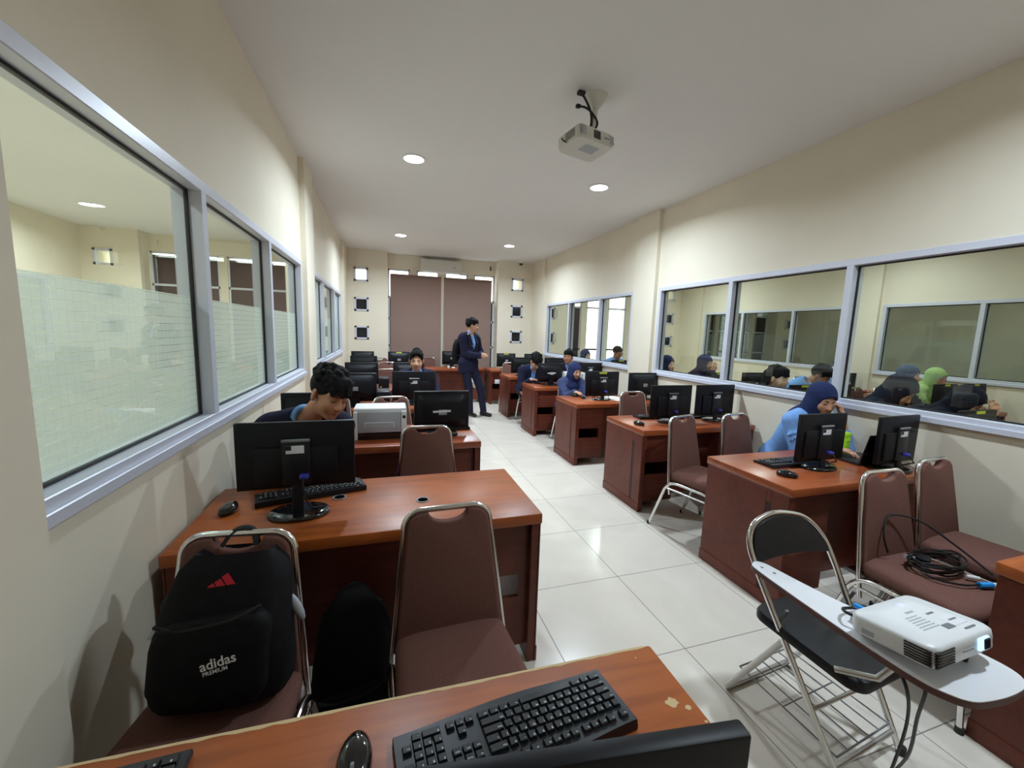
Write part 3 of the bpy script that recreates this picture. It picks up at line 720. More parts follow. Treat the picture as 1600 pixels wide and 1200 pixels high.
# ------------------------------------------------------------------ back wall fittings
def blind(x0, x1, zt, zb, label):
    t = thing('roller_blind', label, 'blind', ((x0+x1)/2, YR-.055, 0)); w = (x1-x0)/2
    MB().tube([(-w, 0, zt), (w, 0, zt)], .018, 12).build('roller', 'blind', t, 50)
    n = 14; v = []
    for s in (0, .0016):
        for j in range(9):
            for i in range(n+1):
                x = -w+2*w*i/n; z = zt-.0-(zt-zb)*j/8
                v.append((x, .016+s+.004*math.sin(5*x+j*.2)*min(1, j/3), z))
    f = []; m = n+1
    for j in range(8):
        for i in range(n): f += [(j*m+i, j*m+i+1, (j+1)*m+i+1, (j+1)*m+i), (9*m+j*m+i+1, 9*m+j*m+i, 9*m+(j+1)*m+i, 9*m+(j+1)*m+i+1)]
    MB().add(v, f).build('fabric', 'blind', t, 60)
    MB().box(-w, w, .006, .026, zb-.02, zb+.004, .004, 2).build('bottom_bar', 'beige', t)
blind(.115, 1.185, 2.615, .42, 'wide brown roller blind, its top below the air conditioner, frosted window side')
blind(1.245, 2.325, 2.615, .42, 'wide brown roller blind directly behind the standing man')
t = thing('air_conditioner', 'cream wall air conditioner between ceiling and brown blinds', 'air conditioner', (1.155, YR, 2.845))
b = MB(); pr = [(0, -.145), (0, .145), (-.13, .145), (-.19, .12), (-.215, .05), (-.21, -.09), (-.15, -.145)]
b.loft([[(x, y, z) for y, z in pr] for x in (-.43, -.425, .425, .43)]); b.build('casing', 'offwhite', t, 30)
MB().box(-.38, .38, -.200, -.150, -.141, -.105, .006, 2, trs(0, 0, 0, 0, 0)).build('louvre_flap', 'white', t)
MB().box(.26, .31, -.2175, -.212, -.03, -.015).build('logo_strip', 'midgrey', t, smooth=False)
MB().tube(spline([(.42, -.03, -.10), (.50, -.02, -.08), (.56, -.02, -.06), (.60, -.012, -.12)], 6), .012, 8).build('pipe', 'white', t)
t = thing('dome_camera', 'small black dome camera under the ceiling by the square window column', 'security camera', (2.90, YB-.07, ZC))
MB().lathe([(.055, 0), (.055, -.022), (.045, -.03)], 20).build('mount', 'white', t); MB().ell((0, 0, -.035), (.042, .042, .042), 18).build('dome', 'gloss', t)
t = thing('wall_sensor', 'small white wall box with dark slot, beside the air conditioner', 'sensor', (2.29, YR, 2.895))
MB().box(-.04, .04, -.035, 0, -.05, .05, .006, 2).build('case', 'white', t); MB().box(-.018, .018, -.042, -.034, -.045, .045, .004, 2).build('sensor_window', 'gloss', t)

# ------------------------------------------------------------------ ceiling projector
t = thing('ceiling_projector', 'white projector hanging from the ceiling on a pole with black cables', 'projector', (1.30, 2.60, ZC))
MB().lathe([(.075, 0), (.07, -.012), (.05, -.05), (.030, -.07), (.024, -.08)], 18, trs(.03, -.02, 0)).build('ceiling_mount', 'offwhite', t, 50)
MB().tube([(.03, -.02, -.05), (.02, -.01, -.235)], .020, 12).build('pole', 'offwhite', t)
mp = MB(); mp.box(-.09, .09, -.012, .012, -.245, -.233, .003, 1, rotz(.5)); mp.box(-.012, .012, -.09, .09, -.2449, -.2331, .003, 1, rotz(.5)); mp.build('bracket', 'midgrey', t)
mt = trs(-.02, 0, -.290, rad(16), rad(-6))
b = MB(); ol = rrect(-.155, .155, -.115, .115, .035, 5)
b.loft([[(x*.94, y*.94, -.043) for x, y in ol], [(x, y, -.030) for x, y in ol], [(x, y, .028) for x, y in ol], [(x*.95, y*.95, .040) for x, y in ol]], mtx=mt); b.build('body', 'offwhite', t, 40)
MB().box(-.035, .025, -.1185, -.10, -.026, .026, .003, 1, mt).build('lens', 'gloss', t)
for x0, x1, nm in ((.105, .145, 0), (-.150, -.1, 0)):
    v = MB()
    for k in range(5): v.box(x0, x1, -.1165, -.11, -.026+k*.0115, -.020+k*.0115, mtx=mt)
    v.build('vent', 'grey', t, smooth=False)
v = MB()
for k in range(5): v.box(-.1565, -.152, -.07, .02, -.022+k*.0105, -.016+k*.0105, mtx=mt)
v.build('vent', 'midgrey', t, smooth=False)
MB().box(-.05, .07, -.06, .02, -.0445, -.042, mtx=mt).build('underside_label', 'grey', t, smooth=False)
MB().box(.06, .10, -.1172, -.114, -.004, .002, mtx=mt).build('logo_strip', 'midgrey', t, smooth=False)
MB().tube(spline([(-.155, .02, -.29), (-.19, .0, -.285), (-.195, -.03, -.31), (-.175, -.045, -.325)], 6), .0045, 6).build('side_handle', 'cable', t)
MB().tube(spline([(-.09, -.06, -.03), (-.06, -.05, -.05), (-.01, -.035, -.11), (.0, -.03, -.18), (-.02, -.03, -.24)], 6), .008, 6).build('cable', 'cable', t)
MB().tube(spline([(-.10, -.03, -.09), (-.05, -.035, -.09), (.0, -.04, -.12), (.045, -.03, -.17), (.01, -.03, -.235)], 6), .007, 6).build('cable', 'cable', t)
MB().tube(spline([(.03, -.02, -.235), (.09, -.03, -.25), (.13, -.02, -.25), (.135, .0, -.28)], 6), .005, 6).build('cable', 'midgrey', t)
MB().box(-.115, -.085, -.045, -.02, -.10, -.08, .004, 2).build('plug', 'rubber', t); MB().box(-.12, -.07, -.075, -.04, -.035, -.012, .006, 2).build('plug', 'rubber', t)

# ------------------------------------------------------------------ backpacks
def backpack(label, loc, rz, w=.30, h=.46, d=.19, lean=0, print_marks=False):
    t = thing('backpack', label, 'backpack', loc, rz); mt = Matrix.Rotation(lean, 4, 'X'); n = 28
    def ring(z, sw, sd, off, j):
        p = []
        for i in range(n):
            a = 2*PI*i/n; c, s_ = math.cos(a), math.sin(a); e = .62
            x = w/2*sw*math.copysign(abs(c)**e, c); y = d/2*sd*math.copysign(abs(s_)**e, s_)+off
            k = 1+.025*math.sin(3*a+j*1.3)+.015*math.sin(7*a-j)
            p.append((x*k, y*k, z))
        return p
    prof = [(0, .80, .75, 0), (.015, .97, .98, 0), (.08, 1.06, 1.12, -.012), (.18, 1.03, 1.1, -.012), (.27, .98, .98, -.004), (.34, .93, .86, .004), (.40, .82, .72, .012), (.44, .62, .52, .018), (h, .30, .25, .02)]
    b = MB(); b.loft([ring(z*h/.46, a, c, o, j) for j, (z, a, c, o) in enumerate(prof)], mtx=mt); b.build('bag_body', 'bag', t, 70)
    # front pocket bulging towards -Y
    pk = MB(); R = []
    for (yo, s) in ((.03, 1), (-.012, 1), (-.026, .95), (-.032, .80)):
        R.append([(x*s, -d/2*1.05+yo, .05+(z-.05-.1)*s+.1+.012*math.sin(9*x)*(z > .15)) for x, z in rrect(-.125*w/.3, .125*w/.3, .03, .245, .05, 4)])
    pk.loft(R, mtx=mt); pk.build('front_pocket', 'bag', t, 60)
    MB().tube(spline([mt @ Vector(p) for p in ((-.128, -.108, .235), (-.07, -.125, .226), (0, -.127, .232), (.06, -.125, .243), (.11, -.108, .262))], 6), .005, 6).build('zip_flap', 'strap', t)
    MB().tube([mt @ Vector((-.122, -.118, .232)), mt @ Vector((-.128, -.124, .215))], .004, 6).build('zip_pull', 'greylabel', t)
    MB().tube(spline([mt @ Vector(p) for p in ((-.05, .04, h-.015), (-.028, .055, h+.022), (0, .06, h+.032), (.028, .055, h+.022), (.045, .04, h-.015))], 6), .010, 6, flat=.35).build('top_handle', 'strap', t)
    for sx in (-1, 1):
        MB().tube(spline([mt @ Vector(p) for p in ((sx*.07, .07, h-.04), (sx*.10, .135, h-.12), (sx*.125, .13, .2), (sx*.135, .10, .06), (sx*.150, .085, .03))], 7), .022, 8, flat=.3).build('shoulder_strap', 'strap', t)
    if print_marks:
        yl = -.107
        def front(vs, x0, z0, s, rot, y):
            o = []
            for v in vs:
                x = x0+(v[0]*math.cos(rot)-v[1]*math.sin(rot))*s; z = z0+(v[0]*math.sin(rot)+v[1]*math.cos(rot))*s; o.append(mt @ Vector((x, y, z)))
            return o
        emb = MB(); ye = -.083
        bars = [[(0, 0), (.019, 0), (.0135, .0105), (.003, .004)], [(.022, 0), (.042, 0), (.0315, .0185), (.0165, .0115)], [(.045, 0), (.066, 0), (.049, .031), (.034, .022)]]
        lg = None
        for q in bars:
            emb.add(front(q, -.024, .312, 1, rad(4), -.0900), [tuple(range(len(q)))])
        emb.build('red_emblem', 'red', t, smooth=False)
        vs, fs = text_mesh('adidas', .038, True); wd = max(v.x for v in vs)
        MB().add(front([(v.x, v.y) for v in vs], -.008, .132, .080/wd, rad(12), -.1395), fs).build('lettering', 'whiteprint', t, smooth=False)
        vs, fs = text_mesh('PREMIUM', .016, True); wd = max(v.x for v in vs); m2 = MB()
        m2.add(front([(v.x, v.y) for v in vs], -.002, .120, .055/wd, rad(12), -.1395), fs)
        m2.build('lettering', 'whiteprint', t, smooth=False)
        MB().ell((0, 0, 0), (.014, .012, .045), 12, mt @ trs(.162, .02, .20, 0, 0, rad(-28))).build('bottle_tip', 'grey', t)
        MB().ell((0, 0, 0), (.02, .03, .03), 12, mt @ trs(-.165, .03, .235)).build('side_flap', 'strap', t)
    return t
backpack('black sports backpack with red emblem and white lettering on a brown chair', (-.42, 1.17, .486), rad(-5), w=.315, h=.395, lean=rad(-13), print_marks=True)
backpack('dark backpack standing on the floor against the bare shiny desk front', (-.115, 1.43, .0), rad(4), w=.28, h=.50, d=.17, lean=rad(-4))

# ------------------------------------------------------------------ printers
t = thing('laser_printer', 'white laser printer seen from behind on the second desk', 'printer', (-.035, 2.93, T), rad(-1))
b = MB(); b.box(-.178, .178, -.02, .20, .045, .222, .014, 3); b.box(-.178, -.150, -.035, .0, .0, .20, .006, 2); b.box(.140, .178, -.035, .0, .0, .20, .006, 2); b.build('housing', 'white', t)
MB().box(-.148, .138, -.030, .0, .05, .195, .006, 2).build('rear_door', 'grey', t)
MB().box(-.148, .138, -.028, .19, .001, .050).build('paper_tray', 'gloss', t, smooth=False)
MB().box(-.105, .095, -.0335, -.029, .085, .125, .004, 2).build('rear_latch_panel', 'white', t)
MB().box(-.098, .088, -.0345, -.0330, .090, .120, .002, 1).build('latch_recess', 'grey', t)
MB().box(.150, .170, -.0375, -.034, .150, .170).build('usb_socket', 'gasket', t, smooth=False)
MB().box(.145, .172, -.042, -.034, .010, .055, .003, 1).build('power_socket', 'gasket', t)
MB().tube(spline([(.158, -.04, .02), (.18, -.06, .02), (.20, -.02, .01), (.205, .05, .006)], 6), .004, 6).build('cable', 'cable', t)
t = thing('laser_printer', 'white printer behind the woman in navy headscarf, at the bowed man desk', 'printer', (2.74, 5.50, T), 0)
MB().box(-.17, .17, -.0, .22, .04, .20, .012, 3).build('housing', 'white', t); MB().box(-.15, .15, -.004, .2, .001, .045).build('paper_tray', 'gloss', t, smooth=False); MB().box(-.14, .13, -.006, .0, .06, .18, .005, 2).build('rear_door', 'grey', t)

# ------------------------------------------------------------------ things on the desks
t = thing('box', 'tall lime green box standing behind the slim monitor near the laptop', 'box', (3.09, 1.95, T), rad(8))
MB().box(-.037, .037, -.028, .028, 0, .125, .003, 2).build('carton', 'lime', t); MB().box(-.039, .039, -.030, .030, .122, .150, .003, 2).build('lid', 'lime', t)
MB().box(-.022, .028, -.0292, -.027, .088, .094).build('printed_line', 'lime2', t, smooth=False)
t = thing('laptop', 'open dark laptop under the hand of the woman in light blue shirt', 'laptop', (3.035, 1.80, T), rad(176))
MB().box(-.15, .15, -.11, .105, .001, .016, .004, 2).build('base', 'plastic2', t)
k = MB()
for r in range(5):
    for c in range(13): k.box(-.132+c*.0205, -.114+c*.0205, -.02+r*.019, -.004+r*.019, .0155, .0172)
k.build('keys', 'key', t, smooth=False); MB().box(-.045, .045, -.10, -.04, .0155, .0165).build('trackpad', 'midgrey', t, smooth=False)
lid = MB().box(-.15, .15, .098, .106, .012, .215, .004, 2, Matrix.Translation((0, .1, .012)) @ Matrix.Rotation(rad(-12), 4, 'X') @ Matrix.Translation((0, -.1, -.012))).build('lid', 'gloss', t)
MB().box(-.138, .138, .0965, .0985, .03, .205, mtx=Matrix.Translation((0, .1, .012)) @ Matrix.Rotation(rad(-12), 4, 'X') @ Matrix.Translation((0, -.1, -.012))).build('screen', 'screen', lid, smooth=False)
tag(MB().box(-.105, .105, -.148, .148, 0, .002, mtx=rotz(.2)).build('paper_sheet', 'paper', smooth=False), 'white paper sheet beside the yellow-stickered monitor', 'paper').location = (2.72, 4.33, T)
t = thing('phone', 'dark phone with pinkish case lying before the headscarf woman', 'phone', (2.37, 4.52, T), .5)
MB().box(-.036, .036, -.074, .074, .001, .010, .004, 2).build('case', mat('pinkish_case', (.34, .12, .16), .4), t); MB().box(-.033, .033, -.071, .071, .0095, .0108).build('screen', 'screen', t, smooth=False)
t = thing('phone', 'black phone lying by the hand of the bowed young man', 'phone', (2.245, 5.80, T), .3)
MB().box(-.036, .036, -.074, .074, .001, .009, .004, 2).build('case', 'gloss', t); MB().box(-.033, .033, -.071, .071, .0085, .0098).build('screen', 'screen', t, smooth=False)
def tower(x, y, label, rz=0, sx=.10, sy=.26, sz=.13):
    t = thing('mini_computer', label, 'computer', (x, y, T), rad(rz))
    MB().box(-sx/2, sx/2, -sy/2, sy/2, 0.001, sz, .008, 2).build('case', 'plastic', t); v = MB()
    for k in range(5): v.box(-sx/2+.015, sx/2-.015, -sy/2-.002, -sy/2+.001, .03+k*.014, .037+k*.014)
    v.build('vent', 'gasket', t, smooth=False); MB().box(-sx/2+.02, -sx/2+.04, -sy/2-.003, -sy/2, .012, .024).build('port', 'grey', t, smooth=False)
tower(.10, 3.03, 'low dark computer case between the white printer and thick monitor', 0, .10, .24, .06)
tower(-.02, 4.27, 'dark computer case beside the second monitor by the frosted windows', 0, .13, .26, .15)
tower(-.02, 5.57, 'dark computer case beside the third monitor by the frosted windows', 0, .13, .26, .13)
t = thing('network_switch', 'small beige box at the edge of the desk behind the curly-haired man', 'box', (.19, 5.42, T))
MB().box(-.06, .06, -.04, .04, .001, .035, .004, 2).build('case', 'beige', t); MB().box(-.025, .035, -.0412, -.039, .008, .028).build('port_strip', 'midgrey', t, smooth=False)
for i, (x, y, s, lab) in enumerate(((1.235, 8.24, .045, 'small white box on the long back desk, nearer the hanging gap'), (1.33, 8.22, .06, 'low white adapter on the long back desk beside the standing man'))):
    tag(MB().box(-s/2, s/2, -s/2, s/2, 0, .05 if i == 0 else .03, .005, 2).build('adapter_box', 'outlet'), lab, 'box').location = (x, y, T)
tag(MB().lathe([(.028, 0), (.034, .09), (.035, .092), (.0325, .09), (.027, .004), (.005, .003)], 20).build('paper_cup', 'white', sharp=50), 'white cup behind the chair next to the white printer', 'cup').location = (.11, 4.30, T)

# ------------------------------------------------------------------ folding chair with writing tablet
t = thing('folding_chair', 'black folding chair with chrome tubes and a white writing tablet', 'folding chair', (0, 0, 0))
def P3(*p): return Vector(p)
fl, fr_ = P3(1.445, .76, 0), P3(1.80, .80, 0); bl, br = P3(1.35, 1.07, .60), P3(1.735, 1.06, .60)
ARCH = [bl, P3(1.338, 1.115, .70), P3(1.362, 1.135, .772), P3(1.435, 1.145, .803), P3(1.52, 1.143, .808), P3(1.63, 1.130, .780), P3(1.71, 1.105, .70), br]
hoop = [fl, fl.lerp(bl, .5), fl.lerp(bl, .9), bl]+spline(ARCH, 6)[1:]+[fr_.lerp(br, .9), fr_.lerp(br, .5), fr_]
MB().tube(hoop, .0115, 10).build('main_hoop', 'chrome', t, 80)
pad = []; AC = P3(1.53, 1.11, .70)
for k in range(2):
    off = P3(0, .013, .003)*(1 if k else -1)
    top = [AC+(p-AC)*.955 for p in spline([P3(1.347, 1.095, .655)]+ARCH[1:-1]+[P3(1.722, 1.085, .655)], 6)]
    bot = spline([top[-1], P3(1.63, 1.088, .668), P3(1.53, 1.09, .674), P3(1.44, 1.093, .670), top[0]], 4)[1:-1]
    pad.append([p+off for p in top+bot])
cen = sum(pad[0], P3(0,0,0))/len(pad[0])
MB().loft([[cen+(p-cen)*.96 for p in pad[0]], pad[0], pad[1], [cen+(p-cen)*.96 for p in pad[1]]]).build('backrest', 'vinyl', t, 40)
sb = [P3(1.36, 1.10, .45), P3(1.72, 1.13, .45), P3(1.735, .755, .44), P3(1.375, .72, .44)]
def seat_ring(s, dz, n=6):
    c = sum(sb, P3(0,0,0))/4; u = (sb[1]-sb[0])/2; v = (sb[0]-sb[3])/2; o = []
    for x, y in rrect(-1, 1, -1, 1, .28, n): o.append(c+u*(x*s)+v*(y*s)+P3(0, 0, dz))
    return o
MB().loft([seat_ring(.9, -.03), seat_ring(1.0, -.022), seat_ring(1.0, -.002), seat_ring(.97, .010), seat_ring(.8, .016), seat_ring(.4, .018)]).build('seat', 'vinyl', t, 50)
rl, rr = P3(1.385, 1.195, .012), P3(1.775, 1.225, .012); pl_, pr_ = P3(1.395, .965, .43), P3(1.765, .99, .43)
rear = [pl_, pl_.lerp(rl, .9)]+spline([pl_.lerp(rl, .94), rl+P3(.01, 0, 0), rl.lerp(rr, .08)], 5)+spline([rl.lerp(rr, .92), rr+P3(-.01, 0, 0), rr.lerp(pr_, .06)], 5)+[rr.lerp(pr_, .1), pr_]
MB().tube(rear, .0115, 10).build('rear_leg_hoop', 'silver', t, 80)
MB().tube([fl.lerp(bl, .11), fr_.lerp(br, .11)], .009, 8).build('front_bar', 'silver', t, 80)
MB().tube([fl.lerp(bl, .36)+P3(0, 0, 0), fr_.lerp(br, .36)], .007, 8).build('front_bar', 'silver', t, 80)
for nm, a in (('leg_tip', fl), ('leg_tip', fr_)): MB().lathe([(.015, .0005), (.014, .03)], 12, trs(a.x, a.y, 0)).build(nm, 'rubber', t)
br_ = MB()
for a, b in ((bl, pl_), (br, pr_)): br_.box(-.006, .006, -.004, .004, -.05, .05, mtx=Matrix.Translation(a.lerp(b, .72)) @ Euler((rad(20), 0, 0)).to_matrix().to_4x4())
br_.build('hinge_plate', 'midgrey', t)
g = MB(); A0, A1, B0, B1 = rl.lerp(rr, .12)+P3(0, -.02, .10), rl.lerp(rr, .88)+P3(0, -.02, .10), fl.lerp(bl, .13)+P3(.02, 0, .02), fr_.lerp(br, .13)+P3(-.02, 0, .02)
for k in range(6): g.tube([A0.lerp(A1, k/5), B0.lerp(B1, k/5)], .0028, 6)
g.tube([A0, A1], .0035, 6); g.tube([B0, B1], .0035, 6); g.tube([A0.lerp(B0, .5), A1.lerp(B1, .5)], .0028, 6); g.build('book_rack', 'midgrey', t)
# writing tablet: narrow arm widening to a board, laminate on a brown edge
arm = [(1.294, 1.052), (1.312, 1.078), (1.338, 1.085), (1.358, 1.062), (1.368, 1.0), (1.385, .90), (1.41, .80), (1.452, .72), (1.50, .66), (1.548, .585), (1.560, .528), (1.550, .490), (1.515, .468), (1.45, .462), (1.38, .466), (1.322, .478), (1.290, .510), (1.272, .56), (1.268, .66), (1.272, .78), (1.280, .92)]
arm = [(p.x, p.y) for p in spline([(x, y, 0) for x, y in arm], 4, True)]
MB().prism(arm[::-1], .640, .6585, .002, 1).build('tablet_board', 'brown_edge', t, 30)
ca = (1.39, .72); MB().prism([(ca[0]+(x-ca[0])*.992, ca[1]+(y-ca[1])*.995) for x, y in arm[::-1]], .6586, .661).build('tablet_laminate', 'laminate', t, 30)
for x, y in ((1.322, 1.045), (1.334, 1.005)): MB().lathe([(.005, .6606), (.0052, .6618)], 10, trs(x, y, 0)).build('screw_head', 'midgrey', t)
MB().tube([P3(1.36, .79, .462), P3(1.40, .70, .50), P3(1.44, .66, .60), P3(1.44, .66, .642)], .010, 8).build('tablet_support', 'silver', t, 60)

# ------------------------------------------------------------------ projector on the tablet
t = thing('projector', 'white projector with glowing lens lying on the writing tablet', 'projector', (1.412, .628, .661), rad(2))
b = MB(); ol = rrect(-.128, .128, -.086, .086, .026, 6); mt = Matrix.Rotation(rad(-3.5), 4, 'X')
mt = Matrix.Translation((0, .09, .010)) @ Matrix.Rotation(rad(-8.0), 4, 'X') @ Matrix.Diagonal((1.08, 1.12, .80, 1)) @ Matrix.Translation((0, -.08, 0))
b.loft([[(x*.95, y*.95, .004) for x, y in ol], [(x*.995, y*.995, .012) for x, y in ol], [(x, y, .05) for x, y in ol], [(x*.985, y*.985, .066) for x, y in ol], [(x*.94, y*.92, .073) for x, y in ol], [(x*.5, y*.5, .075) for x, y in ol]], mtx=mt)
b.build('body', 'white', t, 50)
L = MB().box(.040, .085, -.0905, -.08, .020, .060, .004, 2, mt).build('lens_window', 'lens_glow', t)
MB().box(.056, .082, -.0925, -.088, .023, .057, .003, 1, mt).build('lens', 'lens_core', L)
for x0, x1, y0, y1 in ((-.124, -.055, -.0872, -.082), (-.1295, -.124, -.078, -.030)):
    v = MB()
    for k in range(6): v.box(x0, x1, y0, y1, .014+k*.0088, .0185+k*.0088, mtx=mt)
    v.build('vent', 'gasket', t, smooth=False)
MB().box(-.02, .022, -.0872, -.085, .034, .040, mtx=mt).build('logo_strip', 'grey', t, smooth=False)
v = MB(); v.box(.040, .092, -.050, -.012, .0735, .0762, .001, 1, mt); v.build('focus_recess', 'laminate', t)
for a in ((.045, .085, -.066, -.062), (.052, .082, -.034, -.029), (.035, .062, .0, .005), (.005, .035, -.052, -.037)): MB().box(*a, .0742, .0766, mtx=mt).build('control_mark', 'midgrey', t, smooth=False)
MB().box(.018, .036, .046, .056, .0735, .0762, mtx=mt).build('status_light', 'led_blue', t, smooth=False)
v = MB()
for k in range(6): v.box(-.060+.004*k, .005, -.036+.0085*k, -.033+.0085*k, .0738, .0757, mtx=mt)
v.build('printed_text', 'grey', t, smooth=False)
MB().box(-.01, .02, .020, .026, .0738, .0757, mtx=mt).build('logo_mark', 'grey', t, smooth=False)
MB().box(-.1290, -.125, .03, .055, .018, .034, mtx=mt).build('side_badge', 'grey', t, smooth=False)
MB().tube([mt @ Vector((.055, -.065, .008)), Vector((.055, -.067, .0005))], .007, 8).build('foot', 'rubber', t); MB().tube([mt @ Vector((-.10, .07, .008)), Vector((-.10, .076, .0005))], .007, 8).build('foot', 'rubber', t); MB().tube([mt @ Vector((.10, .07, .008)), Vector((.10, .076, .0005))], .007, 8).build('foot', 'rubber', t)
W = lambda *p: p
cb = MB(); cb.tube(spline([(-.09, .095, .035), (-.10, .13, .035), (-.06, .155, .02), (.02, .15, .0), (.045, .13, -.05), (-.01, .05, -.07), (-.035, -.005, -.12), (.03, .01, -.26), (.10, .05, -.46), (.18, .10, -.655)], 8), .0045, 6); cb.build('power_cable', 'cable', t)
cb = MB(); cb.tube(spline([(-.05, .095, .04), (-.055, .125, .045), (-.02, .14, .03), (.055, .135, .0), (.07, .10, -.06), (.03, .0, -.08), (.02, -.02, -.12), (.08, .01, -.26), (.17, .05, -.46), (.26, .12, -.655)], 8), .0045, 6); cb.build('signal_cable', 'cable', t)
MB().tube([mt @ Vector((-.055, .088, .052)), mt @ Vector((-.055, .112, .054))], .008, 8).build('cable_plug', 'blue_end', t)

# ------------------------------------------------------------------ tangle of cables on the chair seat
t = thing('cable_bundle', 'tangle of black cables with a bright blue plug on a brown chair seat', 'cable', (2.36, 1.04, .487))
rs = random.Random(11)
cb = MB(); cb.tube(spline([(-.10, .13, .03), (-.13, .14, .12), (-.05, .17, .19), (.08, .12, .17), (.16, .02, .09), (.19, -.10, .012)], 8), .0045, 6); cb.build('loop', 'cable', t)
for k in range(6):
    pts = []
    for i in range(9):
        a = 2*PI*i/9+k*.7; pts.append((.02+(.12+.03*rs.random())*math.cos(a)*(.9+.1*k/6), -.0+.07*math.sin(a)+.02*rs.random(), .010+.012*k*.6+.018*rs.random()))
    MB().tube(spline(pts, 5, True), .0042, 6, True).build('coil', 'cable', t)
MB().box(-.035, .035, -.025, .025, .004, .03, .008, 2, trs(-.02, .04, .02, .4)).build('adapter_block', 'plastic', t)
MB().tube([(-.09, .07, .045), (-.05, .055, .035)], .009, 8).build('plug', 'grey', t)
MB().tube([(.05, -.075, .014), (.09, -.10, .012)], .008, 8).build('plug', 'paper', t)
MB().tube([(.02, -.13, .013), (.075, -.145, .013)], .012, 8).build('blue_plug', 'blue_end', t); MB().tube([(.075, -.145, .013), (.095, -.150, .013)], .009, 8).build('blue_plug_tip', 'white', t)
MB().tube(spline([(.02, -.13, .013), (-.05, -.11, .012), (-.11, -.05, .012), (-.10, .02, .02)], 6), .0042, 6).build('cord', 'cable', t)
# ------------------------------------------------------------------ people: smooth bodies grown from skeletons
class Field:
    def __init__(s, lo, hi, h):
        s.lo = np.array(lo, float); s.h = h; s.n = np.ceil((np.array(hi)-s.lo)/h).astype(int)+1
        s.F = np.full(s.n, 1.0, np.float32); s.ax = [s.lo[i]+h*np.arange(s.n[i]) for i in range(3)]
    def block(s, lo, hi):
        a = np.maximum(np.floor((np.array(lo)-s.lo)/s.h).astype(int), 0); b = np.minimum(np.ceil((np.array(hi)-s.lo)/s.h).astype(int)+1, s.n)
        if np.any(b <= a): return None, None
        sl = tuple(slice(a[i], b[i]) for i in range(3))
        P = [s.ax[i][sl[i]].reshape([-1 if j == i else 1 for j in range(3)]) for i in range(3)]
        return sl, P
    def put(s, prims, infl=0.0, k=None):
        for p in prims:
            kk = p['k'] if k is None else k; m = kk+3*s.h+infl+.012
            lo, hi = p['bb']; sl, P = s.block(lo-m, hi+m)
            if sl is None: continue
            d = p['f'](P)-infl-p.get('grow', 0)*(1 if infl else 0); F = s.F[sl]
            if kk > 0:
                t = np.maximum(kk-np.abs(F-d), 0)/kk; s.F[sl] = np.minimum(F, d)-t*t*kk*.25
            else: s.F[sl] = np.minimum(F, d)
    def cut(s, prims, infl=0.0, k=.004):
        for p in prims:
            lo, hi = p['bb']; m = 3*s.h+k+infl+.01; sl, P = s.block(lo-m, hi+m)
            if sl is None: continue
            d = -(p['f'](P)-infl); F = s.F[sl]; t = np.maximum(k-np.abs(F-d), 0)/k; s.F[sl] = np.maximum(F, d)+t*t*k*.25
    def plane(s, p0, n):
        """keep the side where (P-p0).n < 0"""
        p0 = np.array(p0); n = np.array(n)/np.linalg.norm(n)
        d = sum((s.ax[i]-p0[i]).reshape([-1 if j == i else 1 for j in range(3)])*n[i] for i in range(3)); s.F = np.maximum(s.F, d.astype(np.float32))
    def mesh(s):
        F = s.F; S = F < 0; n = F.shape
        c = np.zeros([x-1 for x in n], np.int8)
        for dx in (0, 1):
            for dy in (0, 1):
                for dz in (0, 1): c += S[dx:n[0]-1+dx, dy:n[1]-1+dy, dz:n[2]-1+dz]
        act = np.argwhere((c > 0) & (c < 8))
        if len(act) == 0: return [], []
        acc = np.zeros((len(act), 3)); cnt = np.zeros(len(act)); idx = -np.ones(c.shape, int); idx[tuple(act.T)] = np.arange(len(act))
        cor = [(a, b, d) for a in (0, 1) for b in (0, 1) for d in (0, 1)]
        for a in cor:
            for ax in range(3):
                if a[ax]: continue
                b = list(a); b[ax] = 1
                fa = F[tuple((act+a).T)]; fb = F[tuple((act+b).T)]; x = (fa < 0) != (fb < 0)
                t = np.where(x, fa/(fa-fb+1e-12), 0); p = np.array(a)+0.0*acc; p[:, ax] = t
                acc[x] += p[x]; cnt += x
        V = (act+acc/cnt[:, None])*s.h+s.lo
        quads = []
        for ax in range(3):
            u, v = [(1, 2), (2, 0), (0, 1)][ax]
            sa = [slice(None)]*3; sb = [slice(None)]*3; sa[ax] = slice(0, -1); sb[ax] = slice(1, None)
            A, B = S[tuple(sa)], S[tuple(sb)]; e = np.argwhere(A != B)
            e = e[(e[:, u] > 0) & (e[:, v] > 0) & (e[:, u] < n[u]-1) & (e[:, v] < n[v]-1)]
            if len(e) == 0: continue
            q = []
            for du, dv in ((-1, -1), (0, -1), (0, 0), (-1, 0)):
                w_ = e.copy(); w_[:, u] += du; w_[:, v] += dv; q.append(idx[tuple(w_.T)])
            q = np.stack(q, 1); fl = ~A[tuple(e.T)]; q[fl] = q[fl][:, ::-1]; quads.append(q)
        Q = np.concatenate(quads); Q = Q[(Q >= 0).all(1)]
        return V, Q
